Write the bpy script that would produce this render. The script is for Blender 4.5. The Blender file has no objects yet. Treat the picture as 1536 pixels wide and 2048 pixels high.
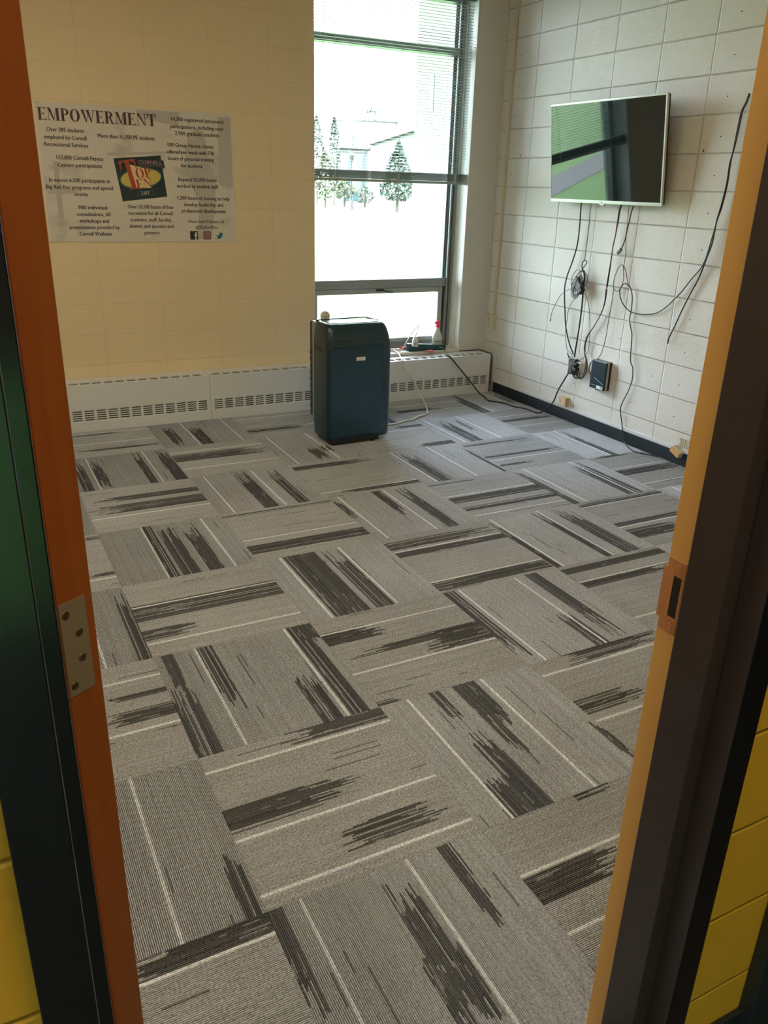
import bpy, math, random
from mathutils import Vector, Matrix
random.seed(7)
S = bpy.context.scene
COL = S.collection
PI = math.pi

# ------------------------------------------------------------------ camera
cam_d = bpy.data.cameras.new('camera'); cam = bpy.data.objects.new('camera', cam_d); COL.objects.link(cam)
cam_d.sensor_fit = 'VERTICAL'; cam_d.sensor_height = 24.0; cam_d.lens = 1609.07 / 2048 * 24.0
cam_d.clip_start = .02; cam_d.clip_end = 600
CR, CU, CF = (.8892, -.4566, .0285), (.1479, .3461, .9265), (.4329, .8196, -.3753)
cam.matrix_world = Matrix(((CR[0], CU[0], -CF[0], -3.9681), (CR[1], CU[1], -CF[1], -5.7764), (CR[2], CU[2], -CF[2], 1.6026), (0, 0, 0, 1)))
S.camera = cam

# ------------------------------------------------------------------ light and exposure
SKY_STRENGTH = 25.0
SUN = 12.0
ROOM_LAMP = 24.0
HALL_LAMP = 19.0
w = bpy.data.worlds.new('sky'); S.world = w; w.use_nodes = True
bg = w.node_tree.nodes['Background']; bg.inputs[0].default_value = (.80, .925, 1.0, 1); bg.inputs[1].default_value = SKY_STRENGTH
S.view_settings.view_transform = 'Standard'; S.view_settings.look = 'None'; S.view_settings.exposure = 0.0; S.view_settings.gamma = 1.0
S.view_settings.use_curve_mapping = False
S.cycles.use_denoising = True
S.cycles.max_bounces = 10; S.cycles.diffuse_bounces = 6; S.cycles.transparent_max_bounces = 12
S.cycles.sample_clamp_indirect = 8.0
def lamp(name, kind, loc, energy, color, rot=(0, 0, 0), size=None):
    d = bpy.data.lights.new(name, kind); d.energy = energy; d.color = color
    if size: d.shape = 'RECTANGLE'; d.size, d.size_y = size
    o = bpy.data.objects.new(name, d); COL.objects.link(o); o.location = loc; o.rotation_euler = rot
    return o
sun = lamp('sun', 'SUN', (0, 0, 20), SUN, (1.0, .95, .86)); sun.data.angle = .01
sun.rotation_euler = Vector((-.80, -.22, .62)).to_track_quat('Z', 'Y').to_euler()
for lx, ly in ((-4.0, -2.2), (-3.0, -4.0)): lamp('unseen_room_light', 'AREA', (lx, ly, 2.96), ROOM_LAMP, (1.0, .86, .63), (0, 0, 0), (1.2, .6))  # unseen ceiling lights; the one nearer the door added to brighten floor
lamp('hall_ceiling_light', 'AREA', (-3.2, -6.1, 2.70), HALL_LAMP, (1.0, .70, .34), (0, 0, 0), (1.2, .3))

# ------------------------------------------------------------------ materials
def N(nt, typ, **kw):
    n = nt.nodes.new(typ)
    for k, v in kw.items(): setattr(n, k, v)
    return n
def setin(n, **kw):
    for k, v in kw.items(): n.inputs[k.replace('_', ' ')].default_value = v
def rgba(c): return (c[0], c[1], c[2], 1)
MATS = {}
def mat(name, col, rough=.5, metal=0.0, spec=.5, coat=0.0, vary=.06, scale=9.0, bump=0.0, bscale=120.0):
    if name in MATS: return MATS[name]
    m = bpy.data.materials.new(name); m.use_nodes = True; nt = m.node_tree
    b = nt.nodes['Principled BSDF']
    setin(b, Roughness=rough, Metallic=metal, Specular_IOR_Level=spec, Coat_Weight=coat)
    tc = N(nt, 'ShaderNodeTexCoord')
    nz = N(nt, 'ShaderNodeTexNoise'); setin(nz, Scale=scale, Detail=4.0)
    nt.links.new(tc.outputs['Object'], nz.inputs['Vector'])
    mx = N(nt, 'ShaderNodeMix', data_type='RGBA')
    mx.inputs['A'].default_value = rgba([c * (1 - vary) for c in col]); mx.inputs['B'].default_value = rgba([min(1, c * (1 + vary)) for c in col])
    nt.links.new(nz.outputs['Fac'], mx.inputs['Factor']); nt.links.new(mx.outputs['Result'], b.inputs['Base Color'])
    if bump:
        n2 = N(nt, 'ShaderNodeTexNoise'); setin(n2, Scale=bscale, Detail=3.0)
        nt.links.new(tc.outputs['Object'], n2.inputs['Vector'])
        bp = N(nt, 'ShaderNodeBump'); setin(bp, Strength=bump, Distance=.003)
        nt.links.new(n2.outputs['Fac'], bp.inputs['Height']); nt.links.new(bp.outputs['Normal'], b.inputs['Normal'])
    MATS[name] = m
    return m
def math_n(nt, op, a, b=None, c=None):
    n = N(nt, 'ShaderNodeMath', operation=op)
    for k, v in enumerate((a, b, c)):
        if v is None: continue
        if isinstance(v, (int, float)): n.inputs[k].default_value = v
        else: nt.links.new(v, n.inputs[k])
    return n.outputs[0]
def block_mat(name, col, axis, off, joint=.94, depth=.9, pit=.25, rough=.55, dist=.006):
    """painted concrete block, stack bond, 16 x 8 inch modules"""
    m = bpy.data.materials.new(name); m.use_nodes = True; nt = m.node_tree; b = nt.nodes['Principled BSDF']
    setin(b, Roughness=rough, Specular_IOR_Level=.35)
    g = N(nt, 'ShaderNodeNewGeometry'); sp = N(nt, 'ShaderNodeSeparateXYZ'); nt.links.new(g.outputs['Position'], sp.inputs[0])
    wob = N(nt, 'ShaderNodeTexNoise'); setin(wob, Scale=14.0, Detail=2.0); nt.links.new(g.outputs['Position'], wob.inputs['Vector'])
    wv = math_n(nt, 'MULTIPLY', math_n(nt, 'SUBTRACT', wob.outputs['Fac'], .5), .005)
    h = math_n(nt, 'ADD', math_n(nt, 'ADD', sp.outputs[axis], wv), -off + .4064 * 60)
    z = math_n(nt, 'ADD', math_n(nt, 'ADD', sp.outputs['Z'], wv), .2032 * 20)
    dh = math_n(nt, 'SUBTRACT', .2032, math_n(nt, 'ABSOLUTE', math_n(nt, 'SUBTRACT', math_n(nt, 'MODULO', h, .4064), .2032)))
    dz = math_n(nt, 'SUBTRACT', .1016, math_n(nt, 'ABSOLUTE', math_n(nt, 'SUBTRACT', math_n(nt, 'MODULO', z, .2032), .1016)))
    mr = N(nt, 'ShaderNodeMapRange', interpolation_type='SMOOTHSTEP'); setin(mr, From_Min=.0012, From_Max=.0068)
    nt.links.new(math_n(nt, 'MINIMUM', dh, math_n(nt, 'ADD', dz, .0009)), mr.inputs['Value'])
    nz = N(nt, 'ShaderNodeTexNoise'); setin(nz, Scale=3.0, Detail=3.0); nt.links.new(g.outputs['Position'], nz.inputs['Vector'])
    mx = N(nt, 'ShaderNodeMix', data_type='RGBA')
    mx.inputs['A'].default_value = rgba([c * .96 for c in col]); mx.inputs['B'].default_value = rgba([min(1, c * 1.04) for c in col])
    nt.links.new(nz.outputs['Fac'], mx.inputs['Factor'])
    m2 = N(nt, 'ShaderNodeMix', data_type='RGBA', blend_type='MULTIPLY'); m2.inputs['Factor'].default_value = 1
    sc = N(nt, 'ShaderNodeMapRange'); setin(sc, To_Min=joint, To_Max=1.0); nt.links.new(mr.outputs[0], sc.inputs['Value'])
    nt.links.new(mx.outputs['Result'], m2.inputs['A']); nt.links.new(sc.outputs[0], m2.inputs['B'])
    nt.links.new(m2.outputs['Result'], b.inputs['Base Color'])
    pn = N(nt, 'ShaderNodeTexNoise'); setin(pn, Scale=95.0, Detail=4.0, Roughness=.65); nt.links.new(g.outputs['Position'], pn.inputs['Vector'])
    hh = math_n(nt, 'ADD', math_n(nt, 'MULTIPLY', mr.outputs[0], depth), math_n(nt, 'MULTIPLY', pn.outputs['Fac'], pit))
    bp = N(nt, 'ShaderNodeBump'); setin(bp, Strength=1.0, Distance=dist)
    nt.links.new(hh, bp.inputs['Height']); nt.links.new(bp.outputs['Normal'], b.inputs['Normal'])
    return m
def glass_mat(name, tint=(1, 1, 1)):
    m = bpy.data.materials.new(name); m.use_nodes = True; nt = m.node_tree; nt.nodes.remove(nt.nodes['Principled BSDF'])
    t = N(nt, 'ShaderNodeBsdfTransparent'); t.inputs[0].default_value = rgba(tint)
    g = N(nt, 'ShaderNodeBsdfGlossy'); g.inputs['Roughness'].default_value = .02
    f = N(nt, 'ShaderNodeFresnel'); f.inputs[0].default_value = 1.45
    mx = N(nt, 'ShaderNodeMixShader'); nt.links.new(f.outputs[0], mx.inputs[0]); nt.links.new(t.outputs[0], mx.inputs[1]); nt.links.new(g.outputs[0], mx.inputs[2])
    nt.links.new(mx.outputs[0], nt.nodes['Material Output'].inputs[0])
    return m
def wood_mat(name, ca, cb, rough=.4):
    m = bpy.data.materials.new(name); m.use_nodes = True; nt = m.node_tree; b = nt.nodes['Principled BSDF']; setin(b, Roughness=rough)
    tc = N(nt, 'ShaderNodeTexCoord'); mp = N(nt, 'ShaderNodeMapping'); mp.inputs['Scale'].default_value = (30, 30, 1.6)
    nt.links.new(tc.outputs['Object'], mp.inputs['Vector'])
    nz = N(nt, 'ShaderNodeTexNoise'); setin(nz, Scale=1.6, Detail=6.0, Distortion=.6); nt.links.new(mp.outputs[0], nz.inputs['Vector'])
    mx = N(nt, 'ShaderNodeMix', data_type='RGBA'); mx.inputs['A'].default_value = rgba(ca); mx.inputs['B'].default_value = rgba(cb)
    nt.links.new(nz.outputs['Fac'], mx.inputs['Factor']); nt.links.new(mx.outputs['Result'], b.inputs['Base Color'])
    return m

CREAM = (.80, .67, .455); WHITE_WALL = (.76, .77, .755)
M_backwall = block_mat('cream_block_paint', CREAM, 'X', -3.1084, joint=.97, depth=.42, pit=.10, dist=.0025)
M_rightwall = block_mat('white_block_paint', WHITE_WALL, 'Y', -.8255, joint=.93, depth=1.0, pit=.45)
M_yellow = block_mat('yellow_block_paint', (.66, .385, .032), 'X', -2.70, joint=1.0, depth=.6, pit=.12, rough=.4)
M_plaster = mat('pier_paint', (.72, .74, .76), .6, bump=.15, bscale=60)
M_ceil = mat('ceiling_white', (.75, .72, .66), .8)
M_reveal = mat('reveal_white_paint', (.82, .85, .84), .45)
M_alu = mat('window_grey_metal', (.30, .34, .34), .4, .3)
M_alu_d = mat('window_dark_gasket', (.07, .08, .085), .5)
M_black_gloss = mat('black_gloss_enamel', (.006, .008, .011), .16, spec=.6, vary=.3, scale=30)
M_black_satin = mat('dark_brown_satin_enamel', (.040, .030, .029), .38, vary=.25)
M_ochre = mat('ochre_enamel', (.80, .46, .12), .38, vary=.05)
M_strike = mat('bronze_strike', (.62, .28, .10), .42, .2)
M_steel = mat('dull_steel', (.34, .29, .21), .45, .35)
M_wood = wood_mat('red_brown_veneer', (.24, .062, .013), (.38, .110, .022), .38)
M_base = mat('black_vinyl_base', (.012, .022, .03), .45)
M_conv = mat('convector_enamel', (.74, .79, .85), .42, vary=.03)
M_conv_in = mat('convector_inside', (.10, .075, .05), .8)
M_acb = mat('black_plastic_hazed', (.0035, .030, .050), .30, spec=.6, vary=.10)  # blue window haze put into these three black plastic colours
M_acp = mat('black_plastic_hazed_panel', (.003, .038, .066), .22, spec=.6, vary=.12)
M_act = mat('black_plastic_hazed_top', (.012, .03, .04), .16, spec=.8)
M_silver = mat('silver_plastic', (.55, .55, .54), .35, .4)
M_white = mat('white_plastic', (.80, .80, .78), .4, vary=.03)
M_ivory = mat('ivory_plastic', (.62, .58, .46), .45, vary=.03)
M_tan = mat('tan_plastic', (.60, .42, .22), .5, vary=.04)
M_black = mat('black_plastic', (.012, .013, .014), .4)
M_cordb = mat('black_cord', (.012, .013, .014), .5)
M_cordg = mat('grey_cord', (.075, .085, .085), .5)
M_cordr = mat('red_wire', (.17, .025, .04), .5)
M_cordw = mat('white_cord', (.78, .77, .74), .5)
M_cordy = mat('yellow_wire', (.85, .75, .30), .5)
M_screen = mat('glossy_screen', (.006, .014, .017), .03, spec=.85, vary=.05)
M_label = mat('label_white', (.80, .80, .80), .5)
M_teal = mat('green_black_plastic', (.006, .045, .045), .35)
M_red = mat('red_plastic', (.70, .05, .09), .45)
M_bottle = mat('translucent_white_bottle', (.82, .86, .83), .3)
M_blind = mat('grey_blind_slat', (.42, .47, .46), .4, .15)
M_blindrail = mat('blind_rail_grey', (.14, .20, .20), .4, .3)
M_blindcord = mat('blind_cord', (.55, .60, .58), .6)
M_hole = mat('hole_dark', (.02, .018, .015), .9)
M_paper = mat('paper_white', (.80, .82, .84), .7)

# ------------------------------------------------------------------ mesh helpers
class MB:
    def __init__(s): s.v = []; s.f = []; s.m = []
    def add(s, vs, fs, mi=0):
        o = len(s.v); s.v += [tuple(p) for p in vs]; s.f += [tuple(i + o for i in f) for f in fs]; s.m += [mi] * len(fs); return s
    def box(s, x0, x1, y0, y1, z0, z1, mi=0):
        x0, x1 = sorted((x0, x1)); y0, y1 = sorted((y0, y1)); z0, z1 = sorted((z0, z1))
        return s.add([(x0, y0, z0), (x1, y0, z0), (x1, y1, z0), (x0, y1, z0), (x0, y0, z1), (x1, y0, z1), (x1, y1, z1), (x0, y1, z1)],
                     [(0, 3, 2, 1), (4, 5, 6, 7), (0, 1, 5, 4), (1, 2, 6, 5), (2, 3, 7, 6), (3, 0, 4, 7)], mi)
    def quad(s, a, b, c, d, mi=0): return s.add([a, b, c, d], [(0, 1, 2, 3)], mi)
    def loft(s, rings, mi=0, closed=True, caps=True):
        n = len(rings[0]); vs = [p for r in rings for p in r]; fs = []
        for k in range(len(rings) - 1):
            for i in range(n if closed else n - 1):
                j = (i + 1) % n; fs.append((k * n + i, k * n + j, (k + 1) * n + j, (k + 1) * n + i))
        if caps: fs += [tuple(range(n))[::-1], tuple((len(rings) - 1) * n + i for i in range(n))]
        return s.add(vs, fs, mi)
    def prism(s, poly, a, b, mi=0):
        """extrude polygon (list of 3d points) from offset a to offset b (vectors)"""
        return s.loft([[tuple(Vector(p) + Vector(a)) for p in poly], [tuple(Vector(p) + Vector(b)) for p in poly]], mi)
    def tube(s, pts, r, n=8, mi=0, closed=False):
        P = [Vector(p) for p in pts]; m = len(P); rings = []
        prev = None
        for k in range(m):
            if closed: t = P[(k + 1) % m] - P[k - 1]
            else: t = P[min(k + 1, m - 1)] - P[max(k - 1, 0)]
            t = t.normalized() if t.length > 1e-9 else Vector((0, 0, 1))
            if prev is None:
                u = t.orthogonal().normalized()
            else:
                u = prev - t * prev.dot(t)
                u = u.normalized() if u.length > 1e-6 else t.orthogonal().normalized()
            prev = u; vv = t.cross(u)
            rr = r[k] if isinstance(r, (list, tuple)) else r
            rings.append([tuple(P[k] + (u * math.cos(2 * PI * i / n) + vv * math.sin(2 * PI * i / n)) * rr) for i in range(n)])
        if closed: rings.append(rings[0]); return s.loft(rings, mi, caps=False)
        return s.loft(rings, mi)
    def lathe(s, prof, c, n=24, mi=0, axis='z'):
        rings = []
        for r, h in prof:
            ring = []
            for i in range(n):
                a = 2 * PI * i / n; p = (r * math.cos(a), r * math.sin(a), h)
                if axis == 'y': p = (p[0], h, p[1])
                if axis == 'x': p = (h, p[0], p[1])
                ring.append((c[0] + p[0], c[1] + p[1], c[2] + p[2]))
            rings.append(ring)
        return s.loft(rings, mi)
def spline(pts, sub=6):
    P = [Vector(p) for p in pts]; out = []
    for k in range(len(P) - 1):
        a, b, c, d = P[max(k - 1, 0)], P[k], P[k + 1], P[min(k + 2, len(P) - 1)]
        for i in range(sub):
            t = i / sub
            out.append(.5 * ((2 * b) + (c - a) * t + (2 * a - 5 * b + 4 * c - d) * t * t + (3 * b - a - 3 * c + d) * t ** 3))
    out.append(P[-1]); return out
def rrect(x0, x1, y0, y1, r, z, n=5):
    pts = []
    for cx, cy, a0 in ((x1 - r, y0 + r, -PI / 2), (x1 - r, y1 - r, 0), (x0 + r, y1 - r, PI / 2), (x0 + r, y0 + r, PI)):
        for i in range(n + 1):
            a = a0 + PI / 2 * i / n; pts.append((cx + r * math.cos(a), cy + r * math.sin(a), z))
    return pts
OFF = {}
def off(o):
    v = Vector((0, 0, 0))
    while o is not None: v = v + OFF.get(o.name, Vector((0, 0, 0))); o = o.parent
    return v
def obj(name, mb, m, parent=None, bev=0.0, smooth=False, local=False, seg=2):
    me = bpy.data.meshes.new(name); d = Vector((0, 0, 0)) if (parent is None or local) else off(parent)
    me.from_pydata([tuple(Vector(p) - d) for p in mb.v], [], mb.f)
    for mm in (m if isinstance(m, (list, tuple)) else [m]): me.materials.append(mm)
    for p, mi in zip(me.polygons, mb.m): p.material_index = mi; p.use_smooth = smooth
    me.update()
    o = bpy.data.objects.new(name, me); COL.objects.link(o)
    if parent is not None: o.parent = parent
    if bev:
        b = o.modifiers.new('bevel', 'BEVEL'); b.width = bev; b.segments = seg; b.limit_method = 'ANGLE'; b.angle_limit = .6
    return o
def thing(name, label, cat, loc, group=None, rot=(0, 0, 0)):
    o = bpy.data.objects.new(name, None); COL.objects.link(o); o.location = loc; o.rotation_euler = rot; o.empty_display_size = .05
    OFF[o.name] = Vector(loc)
    return tag(o, label, cat, group)
def tag(o, label, cat, group=None):
    o['label'] = label; o['category'] = cat
    if group: o['group'] = group
    return o
def struct(name, mb, m, label, cat='room structure', **kw):
    o = obj(name, mb, m, **kw); o['kind'] = 'structure'; o['label'] = label; o['category'] = cat
    return o

# ------------------------------------------------------------------ room shell
XW0, XW1, ZH, ZS = -1.565, -.255, 2.93, .345      # window opening
HC = 3.05
mb = MB()
mb.box(-5.2, XW0, 0, .3, -.05, HC, 0).box(XW0, XW1, 0, .3, -.05, ZS - .025, 0).box(XW0, XW1, 0, .3, ZH, HC, 0)
mb.box(XW1, .2, 0, .3, -.05, HC, 1)
wall_back = struct('wall_back', mb, [M_backwall, M_plaster], 'cream painted block wall behind the poster, pierced by the tall window', 'wall')
mb = MB().box(0, .2, 0, -5.3, -.05, HC)
wall_right = struct('wall_right', mb, M_rightwall, 'white painted block wall carrying the television and loose cables', 'wall')
mb = MB().box(-5.2, -5.0, .3, -5.0, -.05, HC)
struct('wall_left', mb, M_backwall, 'cream painted block wall hidden behind the open door', 'wall')
struct('ceiling', MB().box(-5.2, .2, .3, -5.3, HC, HC + .15), M_ceil, 'plain white ceiling over the carpeted room', 'ceiling')
# wall between the room and the hall, with the doorway
YR, YC = -4.99, -5.122
mb = MB()
mb.box(-5.2, -3.96, YR, YC, -.05, HC).box(-3.01, .2, YR, YC, -.05, HC).box(-3.96, -3.01, YR, YC, 2.16, HC)
struct('wall_front', mb, M_yellow, 'yellow painted block wall around the doorway', 'wall')
# hall shell
struct('floor_hall', MB().box(-6.2, .2, YC, -7.6, -.06, -.002), mat('hall_tile', (.025, .023, .02), .7), 'dark hall floor outside the doorway', 'floor')
struct('ceiling_hall', MB().box(-6.4, .4, YR, -7.8, 2.8, 2.95), M_ceil, 'hall ceiling outside the doorway', 'ceiling')
mb = MB(); HX0, HX1, HZ0, HZ1 = -4.55, -3.75, .0, 1.02
mb.box(-6.4, HX0, -7.4, -7.6, -.05, 2.8).box(HX1, .4, -7.4, -7.6, -.05, 2.8).box(HX0, HX1, -7.4, -7.6, -.05, HZ0).box(HX0, HX1, -7.4, -7.6, HZ1, 2.8)
M_hall = mat('hall_brown_wall', (.10, .07, .05), .6)
struct('wall_hall', mb, M_hall, 'far hall wall with a glazed opening, behind the viewer', 'wall')
struct('wall_hall_west', MB().box(-6.4, -6.2, YC, -7.6, -.05, 2.8), M_hall, 'end wall of the hall', 'wall')
struct('wall_hall_east', MB().box(.2, .4, YC, -7.6, -.05, 2.8), M_hall, 'other end wall of the hall', 'wall')
mb = MB(); mb.box(HX0, HX0 + .05, -7.46, -7.52, HZ0, HZ1).box(HX1 - .05, HX1, -7.46, -7.52, HZ0, HZ1).box(HX0 + .05, HX1 - .05, -7.46, -7.52, HZ1 - .05, HZ1).box(HX0 + .05, HX1 - .05, -7.46, -7.52, HZ0, HZ0 + .03)
win2 = struct('window_2', mb, M_alu_d, 'narrow glazed hall opening facing the lawn behind the viewer', 'window')
obj('pane', MB().box(HX0 + .05, HX1 - .05, -7.485, -7.492, HZ0 + .03, HZ1 - .05), glass_mat('hall_glass', (.42, .5, .42)), win2)

# ------------------------------------------------------------------ carpet tiles with ribbed loop pile
CX0, CY0, CS = -4.1397, -2.5857, .60939
FEAT = """0,-1,0,0.825,0,0.82,1;0,-1,1,0.078,0.049,0.89,0.99;0,-1,1,0.756,0.033,0.83,1;0,0,0,0.734,0,0.65,1;0,0,1,0.97,0.066,0.1,0.98;0,1,0,0.172,0,0.68,0.99;0,1,0,0.652,0,0.64,1;0,1,1,0.342,0.033,0.66,0.97;0,1,1,0.527,0.082,0.66,1;0,2,1,0.951,0.049,0.66,0.97;0,3,0,0.094,0,0.49,1;0,3,1,0.019,0.115,0.5,0.99;1,-4,1,0.204,0.049,0.16,0.77;1,-4,1,0.786,0.049,0.11,0.96;1,-3,0,0.19,0,0.04,1;1,-3,0,0.756,0,0.03,1;1,-3,1,0.096,0.066,0.19,0.98;1,-3,1,0.243,0.082,0.19,0.93;1,-3,1,0.678,0.049,0.06,0.99;1,-3,1,0.935,0.082,0.09,1;1,-2,0,0.697,0,0,0.98;1,-2,1,0.295,0.082,0.07,0.98;1,-2,1,0.536,0.148,0.05,0.99;1,-1,0,0.331,0,0.04,1;1,-1,0,0.826,0,0.03,1;1,-1,1,0.38,0.049,0.03,0.98;1,-1,1,0.507,0.098,0.15,1;1,-1,1,0.689,0.082,0.13,0.98;1,0,0,0.345,0,0,1;1,0,0,0.836,0,0.01,1;1,0,1,0.438,0.164,0,1;1,0,1,0.734,0.098,0,0.32;1,1,0,0.245,0,0,0.98;1,1,0,0.816,0,0,0.99;1,1,1,0.07,0.098,0.39,0.98;1,1,1,0.08,0.049,0.03,0.4;1,1,1,0.305,0.082,0.02,0.71;1,1,1,0.729,0.082,0.55,0.98;1,1,1,0.89,0.082,0.02,1;1,1,1,0.923,0.131,0.01,0.22;1,2,0,0.123,0,0.01,1;1,2,0,0.595,0,0,1;1,2,0,0.917,0,0.01,0.61;1,2,1,0.047,0.082,0.43,1;1,2,1,0.451,0.033,0.14,0.6;1,2,1,0.478,0.115,0.01,0.54;1,2,1,0.796,0.098,0.43,0.9;1,3,0,0.134,0,0,0.57;1,3,0,0.613,0,0,0.8;1,3,1,0.003,0.082,0,0.49;1,3,1,0.515,0.131,0.45,0.75;1,3,1,0.518,0.082,0.09,0.63;1,3,1,0.804,0.049,0,0.45;2,-4,0,0.378,0,0.17,1;2,-4,0,0.853,0,0.17,1;2,-4,1,0.182,0.082,0.27,0.93;2,-4,1,0.471,0.098,0.36,1;2,-3,0,0.187,0,0.41,0.98;2,-3,0,0.724,0,0,0.99;2,-3,1,0.38,0.164,0,0.95;2,-2,0,0.127,0,0.06,1;2,-2,0,0.597,0,0.04,1;2,-2,1,0.471,0.098,0.06,0.99;2,-2,1,0.768,0.082,0.13,1;2,-1,0,0.6,0,0,0.99;2,-1,1,0.07,0.033,0.02,0.99;2,-1,1,0.791,0.115,0,0.98;2,0,0,0.164,0,0.02,0.99;2,0,0,0.648,0,0.02,0.58;2,0,1,0.314,0.197,0.01,0.98;2,0,1,0.331,0.164,0.06,0.95;2,0,1,0.562,0.098,0.05,0.99;2,1,0,0.176,0,0.01,0.98;2,1,0,0.656,0,0.01,1;2,1,1,0.228,0.098,0,0.33;2,1,1,0.274,0.066,0.01,0.41;2,1,1,0.471,0.049,0.11,1;2,1,1,0.53,0.164,0.55,1;2,1,1,0.974,0.025,0,0.15;2,2,0,0.171,0,0,0.21;2,2,0,0.655,0,0,0.43;2,2,1,0.254,0.115,0.75,0.98;2,2,1,0.337,0.049,0,0.31;2,2,1,0.346,0.082,0.42,0.98;2,2,1,0.499,0.049,0.01,0.72;2,2,1,0.535,0.082,0.01,0.4;2,2,1,0.539,0.098,0,0.41;2,2,1,0.972,0.033,0.61,0.92;2,3,0,0.287,0,0,0.54;2,3,0,0.587,0,0.01,0.19;2,3,1,0.011,0.033,0.51,0.72;2,3,1,0.35,0.066,0.02,0.45;2,3,1,0.409,0.049,0.01,0.41;3,-4,1,0.72,0.131,0,0.7;3,-3,0,0.117,0,0.21,1;3,-3,0,0.576,0,0.19,1;3,-3,1,0.431,0.098,0.53,0.94;3,-3,1,0.575,0.082,0.5,0.73;3,-2,0,0.854,0,0,0.49;3,-2,1,0.136,0.082,0.02,0.84;3,-2,1,0.901,0.066,0.23,1;3,-1,0,0.089,0,0.08,0.67;3,-1,0,0.547,0,0.07,1;3,-1,1,0.028,0.066,0.12,0.54;3,-1,1,0.473,0.066,0.03,0.59;3,-1,1,0.718,0.082,0.05,0.99;3,0,0,0.267,0,0,0.96;3,0,0,0.823,0,0,0.98;3,0,1,0.164,0.098,0,0.96;3,0,1,0.339,0.066,0.01,1;3,0,1,0.894,0.082,0.04,0.93;3,0,1,0.894,0.115,0,0.99;3,1,0,0.131,0,0,0.98;3,1,0,0.604,0,0,1;3,1,1,0.047,0.066,0,0.88;3,1,1,0.585,0.082,0.58,0.99;3,1,1,0.757,0.082,0,0.9;3,2,0,0.132,0,0.02,0.87;3,2,0,0.598,0,0.01,0.32;3,2,1,0.056,0.082,0.2,0.96;3,2,1,0.476,0.098,0.01,0.42;4,-3,0,0.305,0,0.53,0.95;4,-3,1,0.199,0.049,0.6,1;4,-3,1,0.918,0.082,0.57,0.97;4,-2,0,0.142,0,0.1,1;4,-2,0,0.603,0,0.08,1;4,-2,1,0.26,0.131,0.1,1;4,-2,1,0.948,0.025,0.17,1;4,-1,0,0.394,0,0,0.95;4,-1,0,0.877,0,0,0.95;4,-1,1,0.074,0.025,0,0.58;4,-1,1,0.504,0.098,0,1;4,-1,1,0.723,0.066,0,0.97;4,0,0,0.073,0,0.04,1;4,0,0,0.569,0,0.02,1;4,0,1,0.035,0.033,0.13,1;4,0,1,0.531,0.049,0.07,0.97;4,0,1,0.781,0.131,0.07,1;4,1,0,0.26,0,0,0.89;4,1,0,0.822,0,0,0.23;4,1,1,0.079,0.049,0.01,1;4,1,1,0.085,0.066,0.03,1;4,1,1,0.303,0.066,0,0.86;4,1,1,0.321,0.049,0,0.79;5,-4,1,0.608,0.098,0,0.62;5,-3,0,0.112,0,0.16,1;5,-3,0,0.588,0,0.07,1;5,-3,1,0.273,0.115,0.16,1;5,-3,1,0.476,0.033,0.14,0.67;5,-2,0,0.66,0,0,0.96;5,-2,1,0.131,0.025,0,0.87;5,-2,1,0.557,0.049,0,0.96;5,-2,1,0.837,0.033,0,0.41;5,-1,0,0.149,0,0.06,1;5,-1,0,0.737,0,0.04,1;5,-1,1,0.032,0.049,0.09,1;5,-1,1,0.694,0.066,0.21,0.99;5,-1,1,0.779,0.098,0.07,1;5,0,0,0.107,0,0,1;5,0,0,0.586,0,0,0.67;5,0,1,0.08,0.049,0,1;5,0,1,0.543,0.049,0.03,0.75;5,0,1,0.745,0.131,0.01,0.54;6,-3,0,0.243,0,0,0.59;6,-3,0,0.674,0,0,0.75;6,-3,1,0.429,0.082,0,0.74;6,-2,0,0.333,0,0.63,1;6,-2,1,0.386,0.066,0.08,0.98;6,-1,0,0.371,0,0.04,0.75;6,-1,0,0.83,0,0.05,0.56;6,-1,1,0.028,0.033,0.06,0.57;6,-1,1,0.508,0.098,0,0.82"""
feats = {}
for t in FEAT.split(';'):
    q = [float(x) for x in t.split(',')]; feats.setdefault((int(q[0]), int(q[1])), []).append(q[2:])
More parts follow.
